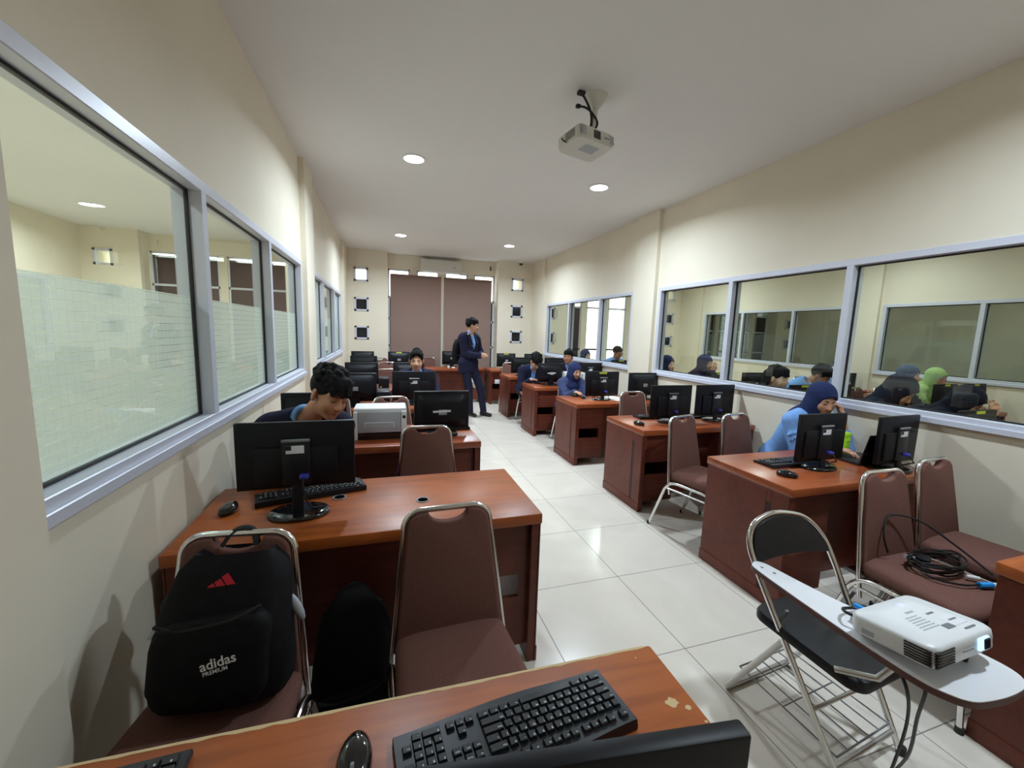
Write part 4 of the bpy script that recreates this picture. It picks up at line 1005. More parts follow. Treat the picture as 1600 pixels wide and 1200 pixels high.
def sdf_obj(name, fld, m, parent, smooth_it=1):
    V, Q = fld.mesh(); me = bpy.data.meshes.new(name)
    if len(V):
        # light Laplacian smoothing removes voxel stepping
        for _ in range(smooth_it):
            s_ = np.zeros_like(V); c_ = np.zeros(len(V))
            for a in range(4):
                i, j = Q[:, a], Q[:, (a+1) % 4]; np.add.at(s_, i, V[j]); np.add.at(c_, i, 1); np.add.at(s_, j, V[i]); np.add.at(c_, j, 1)
            V = V*.5+.5*s_/np.maximum(c_, 1)[:, None]
        me.vertices.add(len(V)); me.vertices.foreach_set('co', V.astype(np.float32).ravel())
        me.loops.add(len(Q)*4); me.loops.foreach_set('vertex_index', Q.astype(np.int32).ravel())
        me.polygons.add(len(Q)); me.polygons.foreach_set('loop_start', np.arange(0, len(Q)*4, 4, dtype=np.int32)); me.polygons.foreach_set('loop_total', np.full(len(Q), 4, np.int32))
        me.update(calc_edges=True); me.validate(); me.polygons.foreach_set('use_smooth', [True]*len(me.polygons))
    me.materials.append(m if not isinstance(m, str) else M[m])
    o = bpy.data.objects.new(name, me); COL.objects.link(o)
    if parent is not None: o.parent = parent
    return o
A_ = lambda *p: np.array(p, float)
def cap(a, b, ra, rb=None, k=.02, grow=0):
    a, b = np.array(a, float), np.array(b, float); rb = ra if rb is None else rb; ab = b-a; L2 = max(ab@ab, 1e-9)
    def f(P):
        q = [P[i]-a[i] for i in range(3)]; t = np.clip((q[0]*ab[0]+q[1]*ab[1]+q[2]*ab[2])/L2, 0, 1)
        return np.sqrt((q[0]-t*ab[0])**2+(q[1]-t*ab[1])**2+(q[2]-t*ab[2])**2)-(ra+(rb-ra)*t)
    r = max(ra, rb); return dict(f=f, bb=(np.minimum(a, b)-r, np.maximum(a, b)+r), k=k, grow=grow)
def ell(c, r, R=None, k=.02, grow=0):
    c = np.array(c, float); r = np.array(r, float); R = np.eye(3) if R is None else np.array(R)
    def f(P):
        q = [P[i]-c[i] for i in range(3)]; l = [(q[0]*R[0, i]+q[1]*R[1, i]+q[2]*R[2, i]) for i in range(3)]
        k0 = np.sqrt(sum((l[i]/r[i])**2 for i in range(3))); k1 = np.sqrt(sum((l[i]/r[i]**2)**2 for i in range(3)))+1e-9
        return k0*(k0-1)/k1
    e = np.sqrt(((R*r)**2).sum(1)); return dict(f=f, bb=(c-e, c+e), k=k, grow=grow)
def rbox_(c, hs, R=None, rd=.01, k=.02):
    c = np.array(c, float); hs = np.array(hs, float); R = np.eye(3) if R is None else np.array(R)
    def f(P):
        q = [P[i]-c[i] for i in range(3)]; l = [np.abs(q[0]*R[0, i]+q[1]*R[1, i]+q[2]*R[2, i])-hs[i]+rd for i in range(3)]
        return np.sqrt(sum(np.maximum(x, 0)**2 for x in l))+np.minimum(np.maximum(np.maximum(l[0], l[1]), l[2]), 0)-rd
    e = np.abs(R) @ hs; return dict(f=f, bb=(c-e, c+e), k=k)
def rx_(a): c, s = math.cos(a), math.sin(a); return np.array([[1, 0, 0], [0, c, -s], [0, s, c]])
def ry_(a): c, s = math.cos(a), math.sin(a); return np.array([[c, 0, s], [0, 1, 0], [-s, 0, c]])
def rz_(a): c, s = math.cos(a), math.sin(a); return np.array([[c, -s, 0], [s, c, 0], [0, 0, 1]])
def nrm(v): v = np.array(v, float); return v/(np.linalg.norm(v)+1e-9)

SKIN = {k: noisy(mat('skin_'+k, c, .55, spec=.35), 14, .06) for k, c in dict(tan=srgb(176, 124, 96), warm=srgb(196, 148, 120), light=srgb(212, 172, 150)).items()}
for m_ in SKIN.values(): m_.node_tree.nodes['Principled BSDF'].inputs['Subsurface Weight'].default_value = 0
CLO = dict(navy=noisy(mat('navy_suiting', srgb(33, 34, 58), .85, spec=.2), 90, .12, .2, 300), trousers=noisy(mat('dark_navy_trousers', srgb(36, 36, 58), .85, spec=.2), 90, .1, .2, 300),
           blue=noisy(mat('sky_blue_shirt_cloth', srgb(124, 168, 228), .8, spec=.2), 30, .05, .2, 200), hijab=noisy(mat('navy_headscarf_cloth', srgb(36, 46, 86), .85, spec=.2), 20, .10, .25, 120),
           tunic=noisy(mat('slate_blue_tunic_cloth', srgb(60, 68, 102), .85, spec=.2), 20, .08, .25, 160), green=noisy(mat('pale_green_cloth', srgb(158, 190, 118), .85, spec=.2), 20, .06, .25, 120),
           dark=noisy(mat('blackish_navy_cloth', srgb(26, 28, 46), .85, spec=.2), 20, .10, .25, 120), greyblue=noisy(mat('grey_blue_headscarf_cloth', srgb(74, 84, 112), .85, spec=.2), 20, .08, .25, 120),
           peach=mat('pale_peach_cloth', srgb(205, 190, 150), .85), cream=mat('cream_shirt_cloth', srgb(215, 205, 190), .85))
HAIR = noisy(mat('black_hair', (.005, .0045, .005), .75, spec=.2), 80, .3, .4, 220)
M['shoe'] = mat('black_shoe_leather', (.012, .011, .012), .3); M['lip'] = mat('lip_colour', srgb(150, 86, 76), .5); M['brow'] = mat('dark_brows', (.012, .009, .008), .7)
M['eye_white'] = mat('eye_white', (.62, .60, .56), .3); M['iris'] = mat('dark_iris', (.01, .007, .005), .2); M['lid'] = mat('eyelash_line', (.015, .01, .009), .6)

def person(label, head, rz=0, pelvis_z=.555, az=0, hy=0, hp=0, hr=0, hands=None, top='blazer', skin='warm', hair='short', h=.0095, seated=True, scale=1.0,
           female=False, feet=None, elbow_out=(.35, .35), grip=(35, 35), lean=None, shoulder_tilt=0, scarf='hijab', shirt='blue', jacket='navy', hair_seed=1, detail=False, palm=None, twist=0, nb=None, glasses=False, eyes_closed=True):
    """head = world position of the head centre; rz = body facing (0 looks to -Y, positive turns to +X); hy/hp/hr turn, bow and tilt the head;
    hands = (right, left) wrist positions in world space"""
    s = scale; Rb = rz_(rad(rz)); HC = np.array(head, float)
    Rh = Rb @ rz_(rad(hy)) @ rx_(rad(hp)) @ ry_(rad(hr))
    hw = lambda *p: HC+Rh @ (np.array(p)*s)                     # head space -> world
    N = HC+Rh @ (A_(0, .035, -.085)*s)+A_(0, 0, -.075*s) if nb is None else np.array(nb, float)   # base of the neck
    Ls = .47*s
    if lean is None: lean = math.degrees(math.acos(max(.2, min(1, (N[2]-pelvis_z)/Ls))))
    Rs = Rb @ rz_(rad(az)) @ rx_(rad(lean)) @ rz_(-rad(az))       # spine frame; bends towards the azimuth
    P0 = N-Rs @ A_(0, 0, Ls)
    Rt = Rs @ rz_(rad(twist)) @ ry_(rad(shoulder_tilt))
    sp = lambda x, y, z: P0+Rs @ (A_(x, y, z)*s)
    st = lambda x, y, z: P0+Rs @ (A_(0, 0, .40)*s)+Rt @ (A_(x, y, z-.40)*s)
    fw = .92 if female else 1.0
    root = bpy.data.objects.new('person', None)
    # ---- torso
    tor = [ell(sp(0, .005, .0), A_(.165, .118, .115)*s, Rs, .05), ell(sp(0, .0, .15), A_(.142*fw, .100, .13)*s, Rs, .06), ell(st(0, .005, .30), A_(.158*fw, .112, .15)*s, Rt, .06),
           cap(st(-.125*fw, .008, .425), st(.125*fw, .008, .425), .058*s, k=.05), cap(st(-.05, .015, .455), st(.05, .015, .455), .045*s, k=.05)]
    if female: tor += [ell(st(-.065, -.085, .30), A_(.06, .05, .06)*s, Rt, .04), ell(st(.065, -.085, .30), A_(.06, .05, .06)*s, Rt, .04)]
    neck = [cap(N+Rs @ A_(0, .008, -.02), hw(0, .018, -.055), .054*s*fw, .050*s*fw, k=.03)]
    # ---- head
    hd = [ell(hw(0, .018, .032), A_(.0735, .093, .086)*s, Rh, .02), ell(hw(0, -.030, -.040), A_(.056, .060, .068)*s, Rh, .03), ell(hw(0, -.066, -.088), A_(.026, .020, .020)*s, Rh, .03),
          ell(hw(-.036, -.058, -.030), A_(.026, .026, .030)*s, Rh, .03), ell(hw(.036, -.058, -.030), A_(.026, .026, .030)*s, Rh, .03),
          cap(hw(-.040, -.066, .022), hw(.040, -.066, .022), .0125*s, k=.02),
          cap(hw(0, -.080, .008), hw(0, -.104, -.030), .0085*s, .0125*s, k=.012), ell(hw(-.012, -.093, -.034), A_(.0085, .009, .007)*s, Rh, .008), ell(hw(.012, -.093, -.034), A_(.0085, .009, .007)*s, Rh, .008),
          ell(hw(0, -.086, -.057), A_(.022, .009, .006)*s, Rh, .008), ell(hw(0, -.084, -.067), A_(.019, .010, .007)*s, Rh, .008)]
    if hair in ('short', 'part', 'mop', 'crop', 'long'):
        for sx in (-1, 1): hd += [ell(hw(sx*.077, .012, -.008), A_(.009, .020, .032)*s, Rh @ rz_(sx*.35), .008), cap(hw(sx*.074, .004, -.034), hw(sx*.079, .004, -.030), .008*s, k=.008)]
    sock = [ell(hw(-.033, -.092, .006), A_(.018, .015, .010)*s, Rh), ell(hw(.033, -.092, .006), A_(.018, .015, .010)*s, Rh)]
    lidp = [ell(hw(-.033, -.0745, .006), A_(.0145, .0105, .010)*s, Rh, .004), ell(hw(.033, -.0745, .006), A_(.0145, .0105, .010)*s, Rh, .004)]
    # ---- arms by two-bone IK
    arms = []; armclo = []; handp = []; wrists = []; fdirs = []
    for side in (0, 1):
        sx = -1 if side == 0 else 1
        Sh = st(sx*.178*fw, .01, .415); W = np.array(hands[side], float) if hands and hands[side] is not None else None
        if W is None: W = sp(sx*.17, -.36, .14)
        La, Lf = .285*s, .255*s; d = W-Sh; D = np.linalg.norm(d)
        if D > (La+Lf)*.985: W = Sh+d/D*(La+Lf)*.985; d = W-Sh; D = np.linalg.norm(d)
        ca = (La*La+D*D-Lf*Lf)/(2*La*D); ca = max(-1, min(1, ca)); dn = d/D
        pole = Rb @ A_(sx*elbow_out[side], .35, -1.0); pole = nrm(pole-dn*(pole@dn)); El = Sh+dn*La*ca+pole*La*math.sqrt(max(0, 1-ca*ca))
        arms += [cap(Sh, El, .050*s*fw, .039*s*fw, k=.03), cap(El, W, .039*s*fw, .0265*s*fw, k=.02)]
        armclo.append((Sh, El, W)); fd = nrm(W-El)
        up = A_(0, 0, 1)
        if palm and palm[side] is not None: fd, up = nrm(palm[side][0]), nrm(palm[side][1])
        else: fd = nrm(fd*[1, 1, .25]+Rb @ A_(-sx*.15, 0, -.04))
        lat = nrm(np.cross(fd, up)); up = np.cross(lat, fd)          # up = back of the hand
        HR = np.stack([lat, fd, up], 1); c = W+fd*.046*s
        hp_ = [cap(W-fd*.01, W+fd*.02, .024*s, .024*s, k=.015), rbox_(c, A_(.039, .047, .0135)*s, HR, .012*s, .012)]
        g = rad(grip[side])
        for i, (lx, L) in enumerate(((-.030, .066), (-.010, .076), (.010, .072), (.029, .056))):
            b0 = W+fd*(.086-.004*abs(i-1.4))*s+lat*lx*s; q1 = fd*math.cos(g*.6)-up*math.sin(g*.6); q2 = fd*math.cos(g*1.5)-up*math.sin(g*1.5)
            spread = lat*(lx*1.2)
            m1 = b0+(q1+spread*.9)*L*.52*s; m2 = m1+(q2+spread*.4)*L*.48*s
            hp_ += [cap(b0-fd*.01, m1, .0088*s, .0082*s, k=.005), cap(m1, m2, .0082*s, .0066*s, k=.004)]
        tx = -sx if True else sx                                      # thumb on the inner side of a hand held palm down
        tl = lat*(1 if (lat @ (Rb @ A_(-sx, 0, 0))) > 0 else -1)
        b0 = W+fd*.022*s+tl*.026*s-up*.004*s; m1 = b0+(fd*.55+tl*.75-up*.25)*.036*s; m2 = m1+(fd*.9+tl*.2-up*.2)*.030*s
        hp_ += [cap(b0, m1, .0115*s, .0098*s, k=.010), cap(m1, m2, .0098*s, .0078*s, k=.004)]
        handp += hp_; wrists.append(W); fdirs.append(fd)
    # ---- legs
    legs = []; shoes = []; legseg = []
    for side in (0, 1):
        sx = -1 if side == 0 else 1; Hp = P0+Rb @ (A_(sx*.088, 0, -.03)*s)
        if seated:
            Kn = A_(*(P0+Rb @ (A_(sx*.115, -.40, 0)*s))); Kn[2] = .515; An = Kn+Rb @ A_(sx*.0, -.005, 0); An[2] = .085
        else:
            An = np.array(feet[side], float)+A_(0, 0, .085); mid_ = (Hp+An)/2; Kn = mid_+Rb @ (A_(sx*.012, -.045, 0)*s)
        legs += [cap(Hp, Kn, .082*s, .056*s, k=.04), cap(Kn, An, .054*s, .036*s, k=.03)]
        fdv = Rb @ rz_(rad(sx*8)) @ A_(0, -1, 0); heel = An+A_(0, 0, -.045)-fdv*.03; toe = An+A_(0, 0, -.055)+fdv*.14
        legs += [cap(heel, toe, .032*s, .026*s, k=.03)]
        shoes.append((An, heel, toe)); legseg.append((Hp, Kn, An))
    pts = np.concatenate([np.stack(p['bb']) for p in tor+hd+arms+legs+handp]); lo, hi = pts.min(0)-.05, pts.max(0)+.05
    def F(lo_=lo, hi_=hi, hh=h): return Field(lo_, hi_, hh)
    body = F(); body.put(tor, 0); body.put(legs); body.put(arms); body.put(neck); body.put(hd); body.cut(sock, 0, .010); body.put(lidp); body.put(handp)
    o = sdf_obj('person', body, SKIN[skin], None)
    tag(o, label, 'person')
    # ---- face details
    e = MB(); mh = Matrix.Translation(Vector(HC)) @ Matrix(Rh.tolist()).to_4x4() @ Matrix.Scale(s, 4)
    for sx in (-1, 1):
        if eyes_closed: MB().tube(spline([(sx*.020, -.0838, .0035), (sx*.027, -.0856, .0005), (sx*.035, -.0856, -.0002), (sx*.046, -.0815, .003)], 4), .0017, 6, mtx=mh).build('eyelid', 'lid', o)
        else:
            ey = MB().ell((sx*.033, -.0795, .006), (.0128, .0072, .0068), 12, mh).build('eye', 'eye_white', o); MB().ell((sx*.033, -.0848, .0058), (.0062, .003, .0062), 10, mh).build('iris', 'iris', ey)
            MB().tube(spline([(sx*.019, -.083, .008), (sx*.026, -.0868, .0125), (sx*.036, -.0868, .0125), (sx*.047, -.081, .006)], 4), .0018, 6, mtx=mh).build('eyelid', 'lid', o)
        if scarf is not None: MB().tube(spline([(sx*.014, -.0815, .021), (sx*.028, -.0815, .027), (sx*.040, -.076, .027), (sx*.053, -.064, .021)], 4), .0036, 6, mtx=mh, flat=.7).build('eyebrow', 'brow', o)
    MB().tube(spline([(-.023, -.085, -.0622), (-.010, -.0940, -.0600), (0, -.0950, -.0610), (.010, -.0940, -.0600), (.023, -.085, -.0622)], 4), .0032, 6, mtx=mh).build('mouth', 'lip', o)
    if glasses:
        g = MB()
        for sx in (-1, 1): g.tube([(sx*.034+.021*math.cos(a), -.100, .004+.016*math.sin(a)) for a in [2*PI*i/16 for i in range(16)]], .0015, 5, True, mtx=mh); g.tube([(sx*.055, -.099, .008), (sx*.079, .0, .010)], .0015, 5, mtx=mh)
        g.tube([(-.013, -.102, .006), (.013, -.102, .006)], .0015, 5, mtx=mh); g.build('glasses', 'gloss', o)
    # ---- hair or headscarf
    rs = random.Random(hair_seed)
    if hair == 'scarf':
        f = F()
        f.put([ell(hw(0, .022, .030), A_(.090, .112, .104)*s, Rh, .03), ell(hw(0, .005, -.055), A_(.082, .088, .085)*s, Rh, .04),
               cap(hw(0, .02, -.09), st(0, .02, .44), .085*s, .105*s, k=.06), ell(st(0, .012, .41), A_(.185*fw, .115, .085)*s, Rt, .06), ell(st(0, -.065, .34), A_(.115, .075, .12)*s, Rt, .05), ell(st(0, .075, .34), A_(.12, .06, .14)*s, Rt, .05)])
        for i in range(7):                                           # folds running round the throat
            a = rs.uniform(-1.1, 1.1); f.put([cap(hw(.078*math.sin(a), -.060*math.cos(a), -.10-.012*i), st(.10*math.sin(a*1.2), -.115*math.cos(a*1.2), .40-.02*i), .010*s, .012*s, k=.02)])
        f.cut([ell(hw(0, -.108, -.012), A_(.058, .085, .080)*s, Rh)], 0, .01)
        f.put([cap(hw(-.052, -.062, .045), hw(0, -.078, .070), .009*s, k=.012), cap(hw(.052, -.062, .045), hw(0, -.078, .070), .009*s, k=.012)])
        sdf_obj('headscarf', f, CLO[scarf], o, 2)
    else:
        f = F()
        f.put([ell(hw(0, .024, .042), A_(.081, .099, .090)*s, Rh, .02)])
        if hair != 'crop':
            f.put([ell(hw(0, -.045, .088), A_(.066, .05, .036)*s, Rh, .03)])
        nl = dict(short=60, part=50, mop=120, crop=0, long=40)[hair]
        for i in range(nl):
            th = rs.uniform(0, 2*PI); ph = rs.uniform(.25 if hair == 'mop' else .35, PI/2); d_ = A_(math.cos(th)*math.cos(ph), math.sin(th)*math.cos(ph)*1.15, math.sin(ph)*1.02)
            p = A_(0, .018, .045)+d_*A_(.080, .096, .088)*(1.0+.05*rs.random()); t_ = nrm(A_(rs.uniform(-1, 1), rs.uniform(-1, .3), rs.uniform(-.8, .2)))
            L = .030 if hair == 'mop' else .022; r_ = .013 if hair == 'mop' else .0085
            f.put([cap(hw(*(p-t_*L*.4)), hw(*(p+t_*L*.7)), r_*s, r_*.45*s, k=.006)])
        f.cut([ell(hw(0, -.150, -.035), A_(.082, .088, .088)*s, Rh), rbox_(hw(0, -.06, -.13), A_(.13, .125, .10)*s, Rh), rbox_(hw(0, .0, -.20), A_(.15, .16, .125)*s, Rh)], 0, .006)
        for sx in (-1, 1): f.cut([ell(hw(sx*.085, .004, -.020), A_(.022, .028, .038)*s, Rh)], 0, .006)
        if hair == 'part': f.cut([ell(hw(.008, -.118, .040), A_(.058, .060, .060)*s, Rh)], 0, .008)
        fr = dict(short=(26, .052, .020), part=(26, .050, .004), mop=(40, .060, .040), crop=(0, 0, 0), long=(30, .06, .045))[hair]
        for i in range(16 if hair == 'part' else 0):                  # curtain parting swept to both temples
            sx = -1 if i % 2 else 1; t_ = (i//2)/7; f.put([cap(hw(.012+sx*.004, -.066+.03*t_, .118+.006*t_), hw(.010+sx*(.046+.012*t_), -.080+.045*t_, .088), .011*s, .010*s, k=.006), cap(hw(.010+sx*(.046+.012*t_), -.080+.045*t_, .088), hw(sx*(.070+.006*t_), -.062+.045*t_, .030-.02*t_), .010*s, .005*s, k=.006)])
        for i in range(0 if hair == 'part' else fr[0]):                                        # fringe locks over the forehead
            x = -.066+.132*i/max(1, fr[0]-1)+rs.uniform(-.006, .006); y0 = -.052-.038*(1-(x/.08)**2)
            if hair == 'part' and abs(x-.012) < .020: continue
            bend = (x-.012)*.5 if hair == 'part' else rs.uniform(-.016, .016)
            f.put([cap(hw(x*.85, y0+.02, .108-.3*abs(x)), hw(x*1.04+bend, y0-.012+.25*abs(x), .072-fr[2]*rs.uniform(.5, 1.1)*(1.6 if hair == 'part' and abs(x) > .04 else 1)), .0125*s, .0055*s, k=.006)])
        if hair == 'long':
            for i in range(34):
                a = PI*.12+PI*.76*i/33+rs.uniform(-.05, .05); a = -a if False else a; cx, cy = .084*math.cos(a), .015+.098*math.sin(a)
                L = rs.uniform(.26, .31); f.put([cap(hw(cx, cy, .05), hw(cx*1.08, cy*1.02+.005, -.10), .017*s, .016*s, k=.012), cap(hw(cx*1.08, cy*1.02+.005, -.10), hw(cx*1.02, cy*.95+.005, -L+.03), .016*s, .007*s, k=.010)])
        sdf_obj('hair', f, HAIR, o, 1)
    # ---- clothing
    def seg_sleeve(f, a, infl, cuff):
        Sh, El, W = a; f.put([cap(Sh, El, .050*s*fw+infl+.004, .041*s*fw+infl, k=.03), cap(El, El+(W-El)*cuff, .041*s*fw+infl, (.030+.004)*s+infl, k=.02)])
    hem = sp(0, 0, -.06)
    if top == 'blazer':
        f = F(); f.put(tor, .0085)
        for Sh, El, W in armclo: f.put([cap(El+(W-El)*.6, El+(W-El)*.96, .040*s, .0375*s, k=.0)])
        f.put([cap(N+Rs @ A_(0, .008, -.035), N+Rs @ A_(0, -.006, .028), .064*s, .058*s, k=.015)])
        f.cut([cap(N+Rs @ A_(0, -.03, .0), N+Rs @ A_(0, -.085, .09), .030*s, .05*s, k=.0)], 0, .006)
        f.plane(sp(0, 0, -.02), Rs @ A_(0, 0, -1)); sdf_obj('shirt', f, CLO[shirt], o)
        f = F(); f.put(tor, .020)
        for i, a in enumerate(armclo): seg_sleeve(f, a, .015, .88)
        f.put([cap(st(-.15*fw, .01, .435), st(.15*fw, .01, .435), .066*s, k=.03), cap(st(-.055, .045, .465), st(.055, .045, .465), .036*s, k=.03)])
        vw = [cap(st(0, -.15, .16), st(0, -.11, .52), .012*s, .072*s, k=0), cap(N+Rs @ A_(0, -.02, -.01), N+Rs @ A_(0, -.05, .10), .056*s, .075*s, k=0)]
        f.cut(vw, 0, .006)
        for sx in (-1, 1): f.put([cap(st(sx*.020, -.128, .17), st(sx*.062, -.118, .33), .014*s, .022*s, k=.008), cap(st(sx*.062, -.118, .33), st(sx*.060, -.040, .475), .022*s, .020*s, k=.010)])
        for i in range(16):                                           # sleeve and chest folds
            Sh, El, W = armclo[i % 2]; t_ = rs.random(); c = El+(Sh-El)*t_*.6 if i < 10 else st(rs.uniform(-.12, .12), -.12, rs.uniform(.08, .3)); v_ = Rb @ A_(rs.uniform(-.04, .04), -.02, rs.uniform(-.03, .03))
            q = c+Rb @ A_(rs.uniform(-.03, .03), -.034 if i < 10 else 0, 0); f.put([cap(q-v_, q+v_, .012*s, .006*s, k=.03)])
        hemz = -.16 if not seated else -.05
        if not seated: f.put([cap(sp(-.07, 0, -.02), sp(-.08, 0, -.14), .115*s, .118*s, k=.05), cap(sp(.07, 0, -.02), sp(.08, 0, -.14), .115*s, .118*s, k=.05)])
        f.plane(sp(0, 0, hemz), Rs @ A_(0, 0, -1)); sdf_obj('blazer', f, CLO[jacket], o)
        MB().tube([sp(0, -.145, .13), sp(0, -.152, .13)], .010, 10).build('button', 'gloss', o)
    else:
        f = F(); f.put(tor, .016 if top == 'shirt' else .022)
        cuff = dict(shirt=.93, tunic=.95, short=.0, half=.45)[top]
        for i, a in enumerate(armclo):
            if top == 'short': Sh, El, W = a; f.put([cap(Sh, Sh+(El-Sh)*.80, .062*s, .060*s, k=.03)])
            else: seg_sleeve(f, a, .013, cuff)
        if hair != 'scarf':
            f.put([cap(N+Rs @ A_(0, .008, -.035), N+Rs @ A_(0, -.004, .022), .066*s, .060*s, k=.015)]); f.cut([cap(N+Rs @ A_(0, -.035, .0), N+Rs @ A_(0, -.085, .09), .026*s, .05*s, k=.0)], 0, .006)
        for i in range(22):
            Sh, El, W = armclo[i % 2]; c = Sh+(El-Sh)*rs.uniform(.1, .9) if i < 12 else st(rs.uniform(-.13, .13), -.11, rs.uniform(.05, .35)); v_ = Rb @ A_(rs.uniform(-.06, .06), -.015, rs.uniform(-.05, .05))
            q = c+Rb @ A_(rs.uniform(-.02, .02), -.040 if i < 12 else 0, 0); f.put([cap(q-v_, q+v_, .009*s, .004*s, k=.022)])
        f.plane(sp(0, 0, -.06), Rs @ A_(0, 0, -1)); sdf_obj('shirt' if top != 'tunic' else 'tunic', f, CLO[shirt], o)
    f = F(hi_=A_(hi[0], hi[1], P0[2]+.2)); f.put([ell(sp(0, .005, -.01), A_(.175, .128, .115)*s, Rs, .05)])
    for Hp, Kn, An in legseg: f.put([cap(Hp, Kn, .092*s, .068*s, k=.04), cap(Kn, An+A_(0, 0, -.01), .066*s, .056*s, k=.03)])
    f.plane(sp(0, 0, .09), Rs @ A_(0, 0, 1)); sdf_obj('trousers', f, CLO['trousers'], o)
    for An, heel, toe in shoes:
        f = Field(np.minimum(heel, toe)-.08, np.maximum(heel, toe)+A_(.08, .08, .10), .007); f.put([cap(heel, toe, .040*s, .033*s, k=.02), cap(heel+A_(0, 0, .01), An+A_(0, 0, .01), .040*s, .044*s, k=.03)]); f.plane((0, 0, .001), (0, 0, -1)); sdf_obj('shoe', f, 'shoe', o)
    bpy.data.objects.remove(root)
    return o, dict(st=st, sp=sp, hw=hw, N=N, P0=P0, Rs=Rs, Rt=Rt, Rb=Rb, W=wrists)
# ------------------------------------------------------------------ people of this room
person('young man with curly black hair bowing his head behind the big slim monitor, navy blazer', (-.272, 2.19, 1.152), rz=4, hy=38, hp=22, hr=10, nb=(-.405, 2.30, 1.005), skin='tan', hair='mop', h=.0062, hair_seed=4,
       hands=((-.52, 2.17, .765), (-.30, 2.17, .765)), elbow_out=(.35, -.2))
person('young man with parted black hair looking at the camera over a monitor', (.35, 4.85, 1.125), rz=0, hy=-6, hp=8, hr=0, skin='warm', hair='part', h=.0085, eyes_closed=False, hands=((.14, 4.55, .755), (.52, 4.55, .755)))
p3, k3 = person('standing young man in navy suit and sky blue shirt, hands clasped, looking aside', (1.425, 6.84, 1.575), rz=34, az=0, hy=48, hp=4, hr=0, skin='warm', hair='short', h=.0085, seated=False, lean=3, hair_seed=9,
       hands=((1.545, 6.61, 1.075), (1.60, 6.67, 1.085)), feet=((1.425, 6.90, 0), (1.66, 6.87, 0)), palm=((A_(.8, .1, .15), A_(-.2, -.8, .5)), (A_(-.2, -.75, .1), A_(.8, .1, .5))), grip=(60, 65), elbow_out=(.5, .5), eyes_closed=False)
person('young man in navy blazer bowing low over his phone near the aisle', (2.285, 6.00, 1.035), rz=0, hy=8, hp=42, hr=0, skin='warm', hair='mop', h=.0085, hands=((2.165, 5.86, .765), (2.42, 5.80, .76)), hair_seed=5)
person('young man turning his head aside next to the clear glass, behind the white printer', (2.95, 6.22, 1.10), rz=-8, hy=-32, hp=-4, hr=0, skin='tan', hair='short', h=.0085, hands=((2.75, 5.95, .765), (3.08, 5.95, .765)), eyes_closed=False, shirt='blue')
person('woman in navy headscarf and slate blue tunic looking down at the aisle desk', (2.445, 4.92, .998), rz=-4, hy=14, hp=16, hr=4, pelvis_z=.48, elbow_out=(.1, .1), skin='warm', hair='scarf', top='tunic', shirt='tunic', h=.008, female=True, hands=((2.30, 4.60, .758), (2.56, 4.60, .758)), scale=.90)
person('woman in light blue shirt and navy headscarf resting her cheek on her hand', (3.058, 2.11, 1.075), rz=-4, az=0, hy=-12, hp=20, hr=4, skin='warm', hair='scarf', top='half', shirt='blue', h=.0066, female=True, scale=.95,
       hands=((2.98, 1.93, .765), (3.135, 2.005, .965)), palm=((A_(.3, -.95, -.05), A_(0, .05, 1)), (A_(-.22, .28, 1), A_(.75, -.6, .1))), grip=(25, 70), elbow_out=(.1, .35))
# the standing man's backpack, strap badge and name pin
t = thing('backpack', 'black backpack worn on the back of the standing man', 'backpack', (0, 0, 0))
st, Rt = k3['st'], k3['Rt']
mw_ = Matrix.Translation(Vector(st(-.02, .20, .18))) @ Matrix(Rt.tolist()).to_4x4()
n = 20
def bring(z, a, b): return [(a*math.copysign(abs(math.cos(2*PI*i/n))**.6, math.cos(2*PI*i/n)), b*math.copysign(abs(math.sin(2*PI*i/n))**.6, math.sin(2*PI*i/n)), z) for i in range(n)]
MB().loft([bring(-.20, .10, .05), bring(-.185, .14, .075), bring(-.05, .15, .085), bring(.10, .14, .075), bring(.19, .11, .05), bring(.215, .05, .03)], mtx=mw_).build('bag_body', 'bag', t, 60)
for sx in (-1, 1): MB().tube(spline([st(sx*.07, .17, .40), st(sx*.115, .07, .50), st(sx*.125, -.06, .485), st(sx*.125, -.125, .40), st(sx*.145, -.10, .25), st(sx*.15, .0, .14), st(sx*.12, .14, .10)], 6), .020, 8, flat=.25).build('shoulder_strap', 'strap', t)
MB().ell(tuple(st(-.118, -.075, .492)), (.016, .012, .012), 10).build('strap_clip', 'label', t)
MB().tube([st(-.085, -.150, .30), st(-.085, -.156, .30)], .012, 10).build('chest_badge', 'greylabel', p3)

